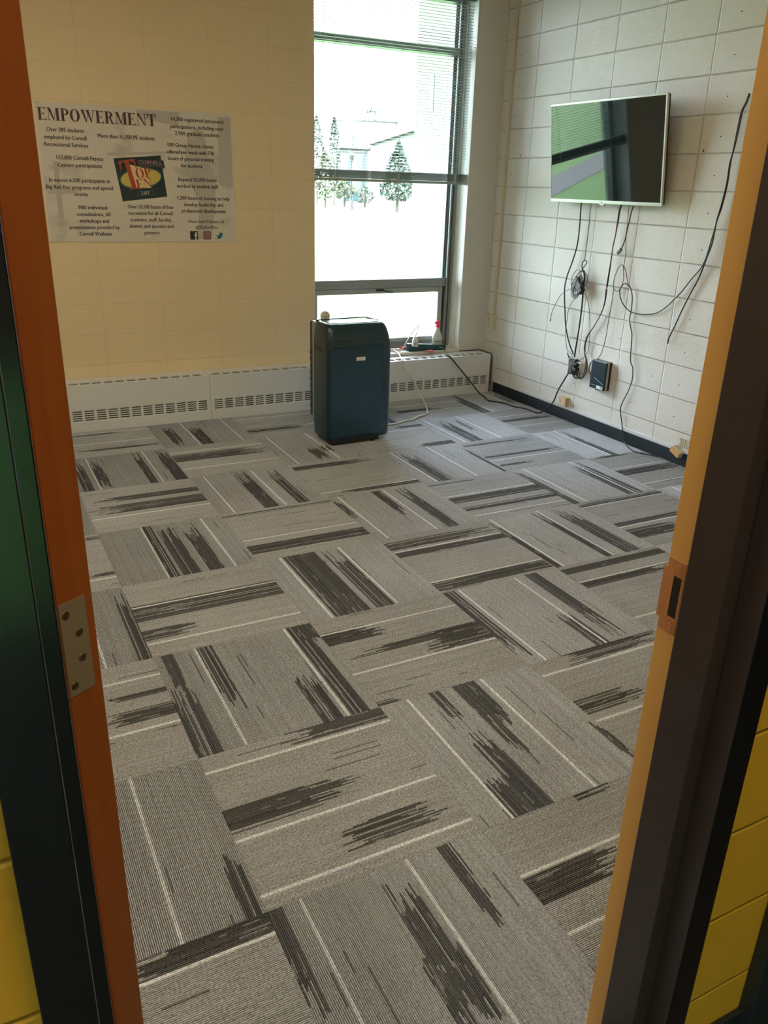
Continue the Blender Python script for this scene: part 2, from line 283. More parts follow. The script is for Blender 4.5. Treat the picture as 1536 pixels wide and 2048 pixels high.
def carpet():
    V = []; F = []; C = []
    NS = 128; p = 1.0 / NS
    rnd = random.Random(11)
    xlo, xhi, ylo, yhi = -5.0, 0.0, -4.985, 0.0
    DARK, DARK2, LITE = .24, .42, 1.9
    for i in range(-2, 8):
        for j in range(-5, 5):
            tx, ty = CX0 + i * CS, CY0 - j * CS
            if tx > xhi or tx + CS < xlo or ty < ylo or ty - CS > yhi: continue
            vert = (i + j) % 2 == 0
            fe = feats.get((i, j))
            fe = list(fe) if fe else []
            if not [f for f in fe if f[0] == 0]:
                a = rnd.uniform(.1, .4); fe += [[0, a, 0, 0, 1], [0, a + rnd.uniform(.3, .5), 0, 0, 1]]
            if not [f for f in fe if f[0] == 1]:
                for _ in range(4): fe.append([1, rnd.uniform(.05, .95), rnd.uniform(.03, .12), rnd.uniform(0, .4), rnd.uniform(.6, 1)])
            strips = []
            for k in range(NS):
                b = rnd.uniform(.90, 1.10)
                strips.append([(0.0, 1.0, b)])
            def put(k, v0, v1, val):
                if not 0 <= k < NS or v1 <= v0: return
                out = []
                for a, b, c in strips[k]:
                    if b <= v0 or a >= v1: out.append((a, b, c)); continue
                    if a < v0: out.append((a, v0, c))
                    if b > v1: out.append((v1, b, c))
                out.append((v0, v1, val)); strips[k] = sorted(out)
            for _ in range(7):           # stray dark ends
                k = rnd.randrange(NS); a = rnd.random(); put(k, a, min(1, a + rnd.uniform(.05, .35)), DARK2)
            for f in fe:
                if f[0] == 1:
                    _, u, wd, v0, v1 = f; wd *= 1.28; k0, k1 = int((u - wd / 2) * NS), int((u + wd / 2) * NS); L = v1 - v0
                    for k in range(k0, k1 + 1):
                        if rnd.random() < .09: continue
                        e0 = 0 if v0 < .04 else v0 + rnd.uniform(-.08, .30) * L
                        e1 = 1 if v1 > .96 else v1 - rnd.uniform(-.08, .30) * L
                        put(k, max(0, e0), min(1, e1), DARK * rnd.uniform(.8, 1.5))
                        if rnd.random() < .35:
                            g = rnd.uniform(e0, e1); put(k, g, min(1, g + rnd.uniform(.03, .12)), .7)
            for f in fe:
                if f[0] == 0:
                    k = int(f[1] * NS)
                    put(k, 0, 1, LITE); put(k + 1, 0, 1, LITE)
            def P(u, v, z):
                x, y = (tx + u * CS, ty - v * CS) if vert else (tx + v * CS, ty - u * CS)
                return (min(max(x, xlo), xhi), min(max(y, ylo), yhi), z)
            o = len(V); V += [P(0, 0, -.0032), P(1, 0, -.0032), P(1, 1, -.0032), P(0, 1, -.0032)]
            F.append((o, o + 3, o + 2, o + 1) if vert else (o, o + 1, o + 2, o + 3)); C.append(.16)
            for k in range(NS):
                for v0, v1, c in strips[k]:
                    wide = c > 2
                    u0 = (k + (.02 if wide else .12)) * p; u3 = (k + (.98 if wide else .88)) * p; um0 = (k + .34) * p; um1 = (k + .66) * p
                    o = len(V)
                    for u, z in ((u0, -.0030), (um0, 0.0), (um1, 0.0), (u3, -.0030)):
                        V.append(P(u, v0, z)); V.append(P(u, v1, z))
                    for q in range(3):
                        a = o + 2 * q
                        F.append((a, a + 1, a + 3, a + 2) if vert else (a, a + 2, a + 3, a + 1)); C.append(c)
    me = bpy.data.meshes.new('floor'); me.from_pydata(V, [], F)
    at = me.attributes.new('yarn', 'FLOAT', 'FACE'); at.data.foreach_set('value', C)
    m = bpy.data.materials.new('carpet_loop_pile'); m.use_nodes = True; nt = m.node_tree; b = nt.nodes['Principled BSDF']
    setin(b, Roughness=.95, Specular_IOR_Level=.12)
    a = N(nt, 'ShaderNodeAttribute', attribute_name='yarn')
    g = N(nt, 'ShaderNodeNewGeometry')
    nz = N(nt, 'ShaderNodeTexNoise'); setin(nz, Scale=170.0, Detail=2.0, Roughness=.7); nt.links.new(g.outputs['Position'], nz.inputs['Vector'])
    big = N(nt, 'ShaderNodeTexNoise'); setin(big, Scale=2.2, Detail=3.0); nt.links.new(g.outputs['Position'], big.inputs['Vector'])
    mr = N(nt, 'ShaderNodeMapRange'); setin(mr, From_Min=.30, From_Max=.70, To_Min=.55, To_Max=1.45); nt.links.new(nz.outputs['Fac'], mr.inputs['Value'])
    mr2 = N(nt, 'ShaderNodeMapRange'); setin(mr2, From_Min=.3, From_Max=.7, To_Min=.92, To_Max=1.08); nt.links.new(big.outputs['Fac'], mr2.inputs['Value'])
    fac = math_n(nt, 'MULTIPLY', math_n(nt, 'MULTIPLY', a.outputs['Fac'], mr.outputs[0]), mr2.outputs[0])
    vm = N(nt, 'ShaderNodeVectorMath', operation='SCALE'); vm.inputs[0].default_value = (.44, .475, .535)
    nt.links.new(fac, vm.inputs['Scale']); nt.links.new(vm.outputs[0], b.inputs['Base Color'])
    me.materials.append(m); me.update()
    o = bpy.data.objects.new('floor', me); COL.objects.link(o)
    o['kind'] = 'structure'; o['label'] = 'grey carpet tile floor with dark streaks and thin pale lines, laid quarter-turn'; o['category'] = 'floor'
    return o
floor = carpet()
struct('floor_slab', MB().box(-5.2, .2, .3, -5.14, -.06, -.0045), mat('slab', (.05, .048, .045), .9), 'floor slab under the carpet tiles and threshold', 'floor')

# baseboards and the thin trim above them
struct('baseboard_right', MB().box(-.012, 0, -.20, -4.98, 0, .085), M_base, 'black vinyl baseboard along the white block wall', 'baseboard', bev=.003)
mb = MB().box(-.013, 0, -.165, -4.98, .0855, .109).box(-.013, 0, -.165, -.192, .109, .335)
struct('trim_1', mb, M_conv, 'thin cream trim strip above the black baseboard on the right wall', 'trim', bev=.002)
struct('baseboard_hall', MB().box(-2.95, .2, YC, YC - .012, 0, .10).box(-6.2, -4.0, YC, YC - .012, 0, .10), M_base, 'black baseboard under the yellow hall wall', 'baseboard', bev=.003)
struct('trim_2', MB().box(-2.787, -2.72, YC, YC - .03, 0, 2.2), M_base, 'black upright trim on the yellow wall at the lower right corner', 'trim', bev=.004)
# screw holes in the blocks of the right wall
mb = MB()
HOL = [(-.211, .29 + .2032 * k) for k in range(12)] + [(-2.192, .29 + .2032 * k) for k in range(12)] + [(-1.431, 1.513), (-1.431, .698), (-1.951, .501), (-2.082, 1.844), (-.307, 1.848), (-1.21, .29), (-1.80, .29), (-1.62, .69)]
for y, z in HOL:
    r = .0042 if y not in (-2.082, -.307) else .0062
    mb.lathe([(r, -.0014), (r * .9, -.0018), (.0005, -.0018)], (0, y, z), 8, axis='x')
obj('screw_holes', mb, M_hole, wall_right)

# ------------------------------------------------------------------ window
Y0, Y1 = .17, .27
mb = MB()
mb.box(XW0, -1.515, Y0, Y1, ZS, ZH).box(-.312, XW1, Y0 - .012, Y1, ZS, ZH).box(-1.515, -.312, Y0, Y1, 2.88, ZH)
mb.box(-1.515, -.312, Y0, Y1, 2.535, 2.588).box(-1.515, -.312, Y0, Y1, .840, .908).box(-1.515, -.312, Y0, Y1, ZS, .395)
mb.box(-.330, -.312, Y0 + .03, Y1 - .01, .395, 2.88)
win = struct('window_1', mb, M_alu, 'tall grey metal window beside the right wall, blind drawn half way', 'window', bev=.003)
mb = MB().box(-.300, -.285, Y0 - .016, Y0 - .010, ZS, ZH).box(-.318, -.312, Y0 + .012, Y0 + .03, ZS, ZH)
obj('gasket', mb, M_alu_d, win)
mb = MB().box(-1.512, -1.468, Y0 + .01, Y0 + .06, .397, .838).box(-.372, -.333, Y0 + .01, Y0 + .06, .397, .838).box(-1.468, -.372, Y0 + .01, Y0 + .06, .796, .838).box(-1.468, -.372, Y0 + .01, Y0 + .06, .397, .432)
sash = obj('sash', mb, mat('window_sash_grey', (.40, .43, .43), .4, .3), win, bev=.003)
mb = MB().box(-.955, -.895, Y0 - .012, Y0 + .012, .816, .832).tube(spline([(-.90, Y0 - .012, .824), (-.87, Y0 - .02, .813), (-.82, Y0 - .022, .809)]), .006)
obj('latch', mb, mat('latch_dark', (.05, .055, .05), .4, .5), sash, bev=.002)
GL = glass_mat('window_glass')
for z0, z1 in ((2.588, 2.88), (.908, 2.535)): obj('pane', MB().box(-1.515, -.33, .232, .238, z0, z1), GL, win)
obj('pane', MB().box(-1.468, -.372, .205, .211, .432, .796), GL, sash)
mb = MB().box(XW1 - .004, XW1, .002, .066, ZS, ZH).box(XW1 - .004, XW1, .069, .158, ZS, ZH)
mb.box(XW0, XW0 + .004, .002, .158, ZS, ZH).box(XW0, XW1, .002, .158, ZH - .004, ZH)
struct('trim_3', mb, M_reveal, 'white painted boards lining the window reveal', 'trim')
struct('trim_4', MB().box(XW0, XW1, -.022, .17, ZS - .022, ZS), mat('sill_paint', (.72, .72, .69), .45), 'white window sill above the convector', 'windowsill', bev=.004)

# ------------------------------------------------------------------ convector covers
def convector(x0, x1, label, right_end=False):
    t = thing('convector_cover', label, 'radiator', ((x0 + x1) / 2, -.1, 0), 'convector covers under the window wall')
    yf, zt = -.200, .322
    x0 += .0008; x1 -= .0008
    mb = MB().box(x0, x1, yf, yf + .012, .0, .072).box(x0, x1, yf, yf + .012, .150, zt - .012)
    mb.box(x0, x0 + .012, yf + .012, -.004, 0, zt - .012).box(x1 - .012, x1, yf + .012, -.004, 0, zt - .012)
    obj('front_panel', mb, M_conv, t, bev=.002)
    n = 15; pitch = .0775; g0 = x0 + (x1 - x0 - n * pitch + .016) / 2
    mb = MB()
    ed = g0 - .016
    mb.box(x0, g0, yf + .0005, yf + .012, .072, .150)
    for k in range(n):
        a = g0 + k * pitch + .0615; b = a + .016 if k < n - 1 else x1
        mb.box(a, b, yf + .0005, yf + .012, .072, .150)
    for k in range(6):
        zc = .0745 + k * .0148
        mb.box(g0, x1 - .012, yf + .002, yf + .009, zc - .0035, zc + .0035)
    obj('front_grille', mb, M_conv, t)
    mb = MB(); ya, yb, yc, yd = yf, -.178, -.112, -.004
    mb.box(x0, x1, ya, yb, zt - .012, zt).box(x0, x1, yc, yd, zt - .012, zt)
    m0 = x0 + .03; mb.box(x0, m0, yb, yc, zt - .012, zt)
    for k in range(n):
        a = m0 + k * (x1 - .03 - m0) / n + .058; b = m0 + (k + 1) * (x1 - .03 - m0) / n
        if k == n - 1: b = x1
        mb.box(a, b, yb, yc, zt - .010, zt - .001)
    obj('top_grille', mb, M_conv, t, bev=.0015)
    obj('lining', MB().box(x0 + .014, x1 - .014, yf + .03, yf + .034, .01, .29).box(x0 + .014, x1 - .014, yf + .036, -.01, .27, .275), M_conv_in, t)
    return t
convector(-3.656, -2.456, 'long white convector cover section nearest the brown door')
convector(-2.456, -1.256, 'white convector cover section partly hidden behind the air conditioner')
convector(-1.256, -.056, 'white convector cover section below the window sill, ending at the right wall')
mb = MB().tube(spline([(-1.2, -.012, .326), (-.8, -.014, .327), (-.4, -.013, .326), (-.10, -.014, .327), (-.048, -.035, .327), (-.047, -.12, .325), (-.046, -.196, .315), (-.046, -.203, .2), (-.046, -.204, .06)]), .0042, 6)
tag(obj('cable', mb, M_cordb), 'thin black tube standing in for the dark gap along the back of the convector', 'cable')  # black tube put in for the shaded gap between convector and wall

# ------------------------------------------------------------------ door, frame
mb = MB()
def jamb(mb, s, xr, hall):
    """hollow metal frame profile, s=+1 for the right jamb (opening to its left)"""
    f = lambda x: xr + s * x
    mb.box(f(0), f(.05), -4.975, -5.0255, 0, 2.15, 0)             # rabbet the door closes on
    mb.box(f(-.016), f(.05), -5.0255, -5.096, 0, 2.134, 1 if s > 0 else 2)        # stop
    mb.box(f(hall), f(.05), -5.096, -5.139, 0, 2.15, 1 if s > 0 else 2)           # hall side rabbet
    mb.box(f(hall + .0005), f(hall + .052), -5.100, -5.1405, 0, 2.20, 2)   # face on the hall side
jamb(mb, 1, -3.04, .016); jamb(mb, -1, -3.9472, 0)
mb.box(-3.97, -3.0, -4.972, -5.137, 2.15, 2.2, 1)
trim = struct('door_frame_1', mb, [M_ochre, M_black_satin, M_black_gloss], 'dark painted metal door frame with an ochre rabbet on its right jamb', 'door frame', bev=.0015)
tag(trim, 'dark painted metal door frame with an ochre rabbet on its right jamb', 'door frame')
mb = MB()
xs = -3.0412
mb.box(xs, xs + .001, -4.9775, -4.992, .957, 1.082).box(xs, xs + .001, -5.008, -5.0118, .957, 1.082).box(xs, xs + .001, -4.992, -5.008, 1.055, 1.082).box(xs, xs + .001, -4.992, -5.008, .957, .985)
mb.box(xs, xs + .001, -4.970, -4.9775, .976, 1.065)
sp = obj('strike_plate', mb, M_strike, trim, bev=.0006)
obj('latch_hole', MB().box(xs + .0006, xs + .0010, -4.992, -5.008, .985, 1.055), M_hole, sp)
for z in (1.0705, .9695):
    obj('screw', MB().lathe([(.0062, -.0012), (.0055, -.002), (.0025, -.002), (.002, -.0008), (.0001, -.0008)], (xs, -5.000, z), 14, axis='x'), M_strike, sp)
# door leaf swung into the room, seen from its hinge edge
TH = math.radians(30)
hx, hy = -3.9215, -4.952
def D(a, b): return (hx + a * math.cos(TH) - b * math.sin(TH), hy + a * math.sin(TH) + b * math.cos(TH))
def dbox(mb, a0, a1, b0, b1, z0, z1):
    q = [D(a0, b0), D(a1, b0), D(a1, b1), D(a0, b1)]
    return mb.loft([[(x, y, z0) for x, y in q], [(x, y, z1) for x, y in q]])
door = struct('door_1', dbox(MB(), 0, .044, 0, .88, .012, 2.13), M_wood, 'red-brown wooden door swung into the room, seen along its hinge edge', 'door', bev=.0015)
hg = obj('hinge_leaf', dbox(MB(), .000, .033, -.0016, .002, 1.063, 1.179), M_steel, door)
for a, z in ((.007, 1.165), (.021, 1.138), (.021, 1.106), (.007, 1.076)):
    x, y = D(a, -.0016)
    sb = MB(); ring = lambda r, d: [(x + r * math.cos(t) * math.cos(TH) + d * math.sin(TH), y + r * math.cos(t) * math.sin(TH) - d * math.cos(TH), z + r * math.sin(t)) for t in [2 * PI * i / 14 for i in range(14)]]
    sb.loft([ring(.0052, 0), ring(.0046, .0009), ring(.0001, .0009)])
    ang = random.uniform(0, 3)
    sb2 = obj('screw', sb, mat('hinge_screw', (.24, .19, .12), .4, .8), hg)
    dx, dz = math.cos(ang) * .0045, math.sin(ang) * .0045; nx, nz = -math.sin(ang) * .0006, math.cos(ang) * .0006
    def Q(u, v): return (x + u * math.cos(TH) + .0011 * math.sin(TH), y + u * math.sin(TH) - .0011 * math.cos(TH), z + v)
    sb = MB().quad(Q(-dx - nx, -dz - nz), Q(dx - nx, dz - nz), Q(dx + nx, dz + nz), Q(-dx + nx, -dz + nz))
    obj('screw_slot', sb, M_hole, hg)
# hinge barrel and leaf on the jamb
mb = MB()
for k in range(5): mb.lathe([(.0001, .0), (.0065, .0), (.0065, .0226), (.0001, .0226)], (hx - .013, hy + .012, 1.063 + k * .0232), 12)
obj('hinge_barrel', mb, M_steel, door, smooth=False)

# ------------------------------------------------------------------ portable air conditioner
ac = thing('portable_air_conditioner', 'black portable air conditioner, tinted blue by painted window haze, standing on the carpet', 'air conditioner', (-1.71, -.98, 0))
ax0, ax1, ayf, ayb = -1.942, -1.484, -1.120, -.862
rings = []
for z, dx, dy, r in ((.036, .012, .012, .03), (.05, .002, .002, .035), (.12, 0, 0, .035), (.30, 0, 0, .035), (.60, 0, 0, .035), (.655, .001, .003, .037), (.70, .006, .012, .042), (.735, .012, .020, .046), (.762, .020, .030, .05), (.777, .030, .042, .05), (.785, .044, .056, .05)):
    rings.append(rrect(ax0 + dx * .5, ax1 - dx, ayf + dy, ayb - dx * .2, r, z, 6))
obj('body', MB().loft(rings), M_acb, ac, smooth=True, bev=.002)
mb = MB().loft([rrect(ax0 + .05, ax1 - .06, ayf + .07, ayb - .03, .03, .784, 5), rrect(ax0 + .052, ax1 - .062, ayf + .072, ayb - .032, .03, .789, 5)])
top = obj('top_panel', mb, M_act, ac, bev=.002)
obj('rim', MB().tube(spline([(-1.87, -.885, .789), (-1.60, -.885, .792), (-1.565, -.90, .792), (-1.535, -1.0, .787)]), .004, 8), M_acb, top, smooth=True)
mb = MB().box(-1.928, -1.548, ayf - .009, ayf + .004, .058, .640)
fp = obj('front_panel', mb, M_acp, ac, bev=.006, seg=3)
obj('louver', MB().box(-1.90, -1.552, ayf + .001, ayf + .02, .645, .660), M_acp, ac, bev=.004)
mb = MB()
for k in range(3): mb.box(-1.895, -1.56, ayf + .006 + k * .007, ayf + .03, .676 + k * .018, .688 + k * .018)
obj('air_outlet', mb, M_acp, ac, bev=.003)
lab = obj('label', MB().box(-1.747, -1.684, ayf - .0098, ayf - .0092, .559, .581), M_label, ac)
mb = MB().box(-1.738, -1.694, ayf - .0101, ayf - .0098, .571, .574).box(-1.738, -1.705, ayf - .0101, ayf - .0098, .564, .567)
obj('printed_line', mb, mat('label_grey', (.35, .37, .42), .6), lab)
hp = [(-1.9425, -.913, .640), (-1.9425, -.97, .638), (-1.9425, -1.02, .630), (-1.9425, -1.041, .612), (-1.9425, -1.038, .598), (-1.9425, -1.01, .603), (-1.9425, -.96, .604), (-1.9425, -.915, .602)]
obj('side_handle', MB().prism(hp, (0, 0, 0), (.004, 0, 0)), M_black, ac)
mb = MB().box(-1.936, -1.492, ayb + .012, ayb + .062, .14, .775).box(-1.90, -1.50, ayb + .012, ayb + .05, .05, .14)
obj('rear_panel', mb, M_acb, ac, bev=.012, seg=3)
obj('rear_trim', MB().box(-1.938, -1.49, ayb + .001, ayb + .011, .10, .772), M_silver, ac, bev=.004)
mb = MB().box(-1.9365, -1.931, ayb + .030, ayb + .044, .19, .60)
for k in range(9): mb.box(-1.9375, -1.93, ayb + .018, ayb + .056, .20 + k * .045, .222 + k * .045)
obj('rear_vent', mb, M_black, ac, bev=.002)
mb = MB().box(-1.915, -1.56, ayf + .012, ayb - .02, .010, .038)
obj('base', mb, M_black, ac, bev=.004)
for cx in (-1.88, -1.60):
    for cy in (-1.085, -.90): obj('foot', MB().lathe([(.0001, 0), (.018, 0), (.02, .012), (.0001, .012)], (cx, cy, 0), 14), M_black, ac)
mb = MB().box(-1.90, -1.756, ayb + .02, ayb + .05, .776, .783)
cl = obj('hose_bracket', mb, M_black, ac, bev=.002)
mb = MB().lathe([(.010, -.012), (.030, -.012), (.033, -.004), (.033, .004), (.030, .012), (.010, .012)], (-1.836, ayb + .035, .802), 24, axis='y')
obj('hose_cap', mb, M_white, cl, smooth=False)
obj('hose_cap_rib', MB().box(-1.862, -1.81, ayb + .020, ayb + .023, .800, .804).box(-1.838, -1.834, ayb + .020, ayb + .023, .776, .828), M_silver, cl)

# white supply cord of the air conditioner: sill, over the convector, down to the carpet and back to the unit
wc = spline([(-.80, .10, .356), (-.838, .06, .357), (-.85, -.03, .352), (-.875, -.13, .334), (-.905, -.20, .330), (-.905, -.214, .305), (-.87, -.225, .233), (-.815, -.24, .167), (-.785, -.262, .10), (-.79, -.34, .055), (-.82, -.46, .02), (-.885, -.60, .006), (-.93, -.655, .006), (-1.02, -.69, .006), (-1.10, -.75, .006), (-1.17, -.76, .006), (-1.264, -.80, .006), (-1.38, -.80, .008), (-1.46, -.81, .05), (-1.499, -.825, .09)])
tag(obj('mains_cable', MB().tube(wc, .0055, 8), M_cordw, smooth=True), 'white power cord looping from the sill over the convector to the air conditioner', 'power cord')

# ------------------------------------------------------------------ television
TV_W, TV_H = 1.076, .621
tv = thing('television', 'flat television with silver bezel tilted forward on the right block wall', 'television', (-.12, -1.361, 1.842), rot=(.127, 0, -PI / 2))
OFF[tv.name] = Vector((0, 0, 0))
def T(name, mb, m, par=None, **kw): return obj(name, mb, m, par or tv, local=True, **kw)
hw, hh = TV_W / 2, TV_H / 2
T('back_cover', MB().loft([[(-hw + .004, .012, -hh + .004), (hw - .004, .012, -hh + .004), (hw - .004, .012, hh - .004), (-hw + .004, .012, hh - .004)], [(-hw + .01, .036, -hh + .01), (hw - .01, .036, -hh + .01), (hw - .01, .036, hh - .01), (-hw + .01, .036, hh - .01)], [(-hw + .25, .062, -hh + .06), (hw - .25, .062, -hh + .06), (hw - .25, .062, hh - .2), (-hw + .25, .062, hh - .2)]]), M_black, bev=.003)
mb = MB()
bz = .013
mb.box(-hw, hw, 0, .014, hh - bz, hh).box(-hw, hw, 0, .014, -hh, -hh + .021).box(-hw, -hw + bz * .6, 0, .014, -hh + .021, hh - bz).box(hw - bz, hw, 0, .014, -hh + .021, hh - bz)
T('bezel', mb, mat('silver_bezel', (.66, .68, .68), .32, .35), bev=.0025)
T('screen', MB().box(-hw + bz * .6, hw - bz, .0025, .011, -hh + .021, hh - bz), M_screen)
T('indicator', MB().box(-.022, .022, .002, .014, -hh - .010, -hh), M_silver, bev=.003)
T('logo_mark', MB().lathe([(.005, -.0006), (.0048, -.001), (.0001, -.001)], (0, 0, -hh + .0105), 12, axis='y'), mat('logo_grey', (.12, .12, .12), .4))
mt = T('wall_mount', MB().box(-.22, -.18, .062, .074, -.20, .20).box(.18, .22, .062, .074, -.20, .20).box(-.30, .30, .074, .086, .03, .07).box(-.30, .30, .074, .086, -.09, -.05), M_black, bev=.002)
# wall plate of the mount against the blocks
T('mount_arm', MB().box(-.26, .26, .086, .100, -.10, .09), M_black, mt, bev=.002)

# ------------------------------------------------------------------ cables hanging on the right wall
K = {'A':[[-0.03,-1.1,1.528],[-0.03,-1.109,1.375],[-0.03,-1.106,1.257],[-0.03,-1.074,1.143],[-0.03,-1.033,1.036],[-0.03,-1.022,0.948],[-0.03,-1.05,0.806],[-0.03,-1.083,0.683],[-0.03,-1.136,0.582],[-0.03,-1.201,0.504]],
'B':[[-0.03,-1.204,1.525],[-0.03,-1.206,1.38],[-0.03,-1.204,1.2],[-0.03,-1.2,1.163]],
'Bloop':[[-0.03,-1.206,1.162],[-0.03,-1.228,1.155],[-0.03,-1.218,1.133],[-0.03,-1.198,1.113],[-0.03,-1.19,1.099],[-0.03,-1.182,1.121],[-0.03,-1.184,1.147],[-0.03,-1.205,1.164]],
'Cc':[[-0.035,-1.196,1.1],[-0.035,-1.217,1.08],[-0.035,-1.228,1.037],[-0.035,-1.23,0.989],[-0.035,-1.231,0.944],[-0.035,-1.237,0.837],[-0.035,-1.234,0.7],[-0.035,-1.224,0.558],[-0.03,-1.215,0.487]],
'D':[[-0.04,-1.114,0.962],[-0.036,-1.034,0.93],[-0.032,-0.977,0.886],[-0.028,-0.931,0.819],[-0.024,-0.9,0.767],[-0.02,-0.888,0.713]],
'E':[[-0.04,-1.193,0.953],[-0.035,-1.167,0.91],[-0.03,-1.096,0.827],[-0.025,-1.08,0.722],[-0.02,-1.075,0.627],[-0.015,-1.106,0.522],[-0.02,-1.144,0.513],[-0.02,-1.184,0.481]],
'F':[[-0.04,-1.243,0.95],[-0.035,-1.277,0.919],[-0.03,-1.303,0.859],[-0.025,-1.322,0.781],[-0.02,-1.337,0.67],[-0.015,-1.337,0.564],[-0.02,-1.329,0.537],[-0.02,-1.294,0.487]],
'tie':[[-0.012,-1.105,0.617],[-0.012,-1.19,0.632],[-0.012,-1.3,0.649]],
'G':[[-0.03,-1.497,1.526],[-0.029,-1.484,1.42],[-0.028,-1.474,1.334],[-0.027,-1.464,1.273],[-0.026,-1.462,1.133],[-0.025,-1.457,1.016],[-0.025,-1.455,0.916],[-0.024,-1.429,0.83],[-0.023,-1.375,0.737],[-0.022,-1.323,0.662],[-0.021,-1.305,0.592],[-0.02,-1.309,0.543],[-0.03,-1.315,0.555],[-0.03,-1.326,0.519],[-0.03,-1.337,0.51],[-0.03,-1.357,0.469],[-0.03,-1.36,0.418],[-0.03,-1.345,0.377],[-0.03,-1.316,0.35],[-0.03,-1.291,0.361]],
'H':[[-0.03,-1.606,1.525],[-0.03,-1.585,1.417],[-0.03,-1.572,1.324],[-0.03,-1.552,1.267]],
'Hplug':[[-0.03,-1.55,1.262],[-0.03,-1.519,1.234]],
'I':[[-0.03,-1.572,1.528],[-0.027,-1.571,1.441],[-0.025,-1.572,1.349],[-0.022,-1.584,1.256],[-0.02,-1.585,1.172]],
'Iloop':[[-0.02,-1.585,1.172],[-0.02,-1.544,1.153],[-0.02,-1.515,1.098],[-0.02,-1.507,1.04],[-0.02,-1.52,1.005],[-0.02,-1.556,0.993],[-0.02,-1.582,1.021],[-0.02,-1.596,1.067],[-0.02,-1.588,1.118],[-0.02,-1.574,1.165]],
'Itail':[[-0.02,-1.578,1.165],[-0.02,-1.612,1.121],[-0.02,-1.634,1.071],[-0.02,-1.653,1.038]],
'Ired':[[-0.02,-1.515,1.014],[-0.02,-1.516,0.924],[-0.02,-1.507,0.795],[-0.02,-1.502,0.682],[-0.02,-1.481,0.575],[-0.02,-1.443,0.51],[-0.02,-1.4,0.471],[-0.02,-1.367,0.471]],
'J1':[[-0.02,-2.351,2.121],[-0.02,-2.34,2.077],[-0.02,-2.321,2.036],[-0.02,-2.316,1.961],[-0.02,-2.312,1.858],[-0.02,-2.309,1.771],[-0.02,-2.312,1.665],[-0.02,-2.301,1.548],[-0.02,-2.284,1.474],[-0.02,-2.268,1.37],[-0.02,-2.252,1.274],[-0.015,-2.221,1.204],[-0.015,-2.163,1.135],[-0.015,-2.104,1.056],[-0.015,-2.05,1.0],[-0.015,-2.003,0.953],[-0.015,-1.931,0.905],[-0.015,-1.84,0.881],[-0.015,-1.742,0.874],[-0.015,-1.676,0.884],[-0.015,-1.618,0.919],[-0.015,-1.579,0.968],[-0.015,-1.573,1.011],[-0.015,-1.593,1.04],[-0.015,-1.617,1.05],[-0.015,-1.647,1.042],[-0.015,-1.676,1.014],[-0.015,-1.696,0.964],[-0.015,-1.702,0.886],[-0.015,-1.697,0.832],[-0.015,-1.717,0.781],[-0.015,-1.738,0.739],[-0.015,-1.749,0.651],[-0.015,-1.761,0.562],[-0.015,-1.791,0.52],[-0.015,-1.8,0.44],[-0.015,-1.775,0.353],[-0.015,-1.735,0.26],[-0.015,-1.735,0.207],[-0.015,-1.766,0.13],[-0.03,-1.811,0.037],[-0.065,-1.897,0.012],[-0.106,-2.006,0.012],[-0.085,-2.066,0.012],[-0.045,-2.1,0.008],[-0.035,-2.145,0.008]],
'J2':[[-0.029,-2.365,2.117],[-0.029,-2.354,2.075],[-0.029,-2.336,2.035],[-0.029,-2.331,1.959],[-0.029,-2.324,1.857],[-0.029,-2.312,1.771],[-0.029,-2.315,1.665],[-0.029,-2.302,1.548],[-0.029,-2.289,1.465],[-0.029,-2.285,1.352],[-0.029,-2.263,1.265],[-0.015,-2.221,1.157],[-0.015,-2.172,1.048],[-0.015,-2.129,0.945],[-0.015,-2.087,0.83],[-0.015,-2.061,0.766],[-0.015,-2.06,0.732]]}
def cord(name, pts, r, m, parent=None, sub=5): return obj(name, MB().tube(spline(pts, sub), r, 7), m, parent, smooth=True)
def sh(pts, dx=0, dy=0, dz=0): return [(p[0] + dx, p[1] + dy, p[2] + dz) for p in pts]
up = [(-.022, K['A'][0][1], 1.60)]
tag(cord('cable', up + K['A'], .0048, M_cordb), 'long dark cable bowing left from the television down to the black power brick', 'cable', None)
c = thing('cable', 'grey cable tied in a small loop just above the wall adapter', 'cable', (-.03, -1.2, .5))
cord('upper_cord', [(-.022, -1.25, 1.60)] + K['B'], .0026, M_cordg, c); cord('loop', K['Bloop'], .0034, M_cordb, c); cord('lower_cord', K['Cc'], .0055, M_cordb, c)
ad = thing('power_adapter', 'grey power adapter wrapped in its own coiled cords on the white wall', 'adapter', (-.04, -1.2, .95))
def slab(mb, cen, ax, ay, L, W, Dp):
    """box centred at cen in the wall plane, ax = long direction (dy,dz)"""
    a = Vector((0, ax, ay)).normalized(); n = Vector((-1, 0, 0)); b = n.cross(a); cen = Vector(cen)
    pts = [cen + a * (L / 2) * i + b * (W / 2) * j for i, j in ((-1, -1), (1, -1), (1, 1), (-1, 1))]
    return mb.prism([tuple(p) for p in pts], (-Dp / 2, 0, 0), (Dp / 2, 0, 0))
obj('body', slab(MB(), (-.048, -1.187, 1.000), -.075, -.070, .085, .056, .034), M_cordg, ad, bev=.005)
obj('plug_end', slab(MB(), (-.050, -1.226, .957), -.075, -.070, .030, .050, .036), M_black, ad, bev=.006)
rr = random.Random(5)
mb = MB()
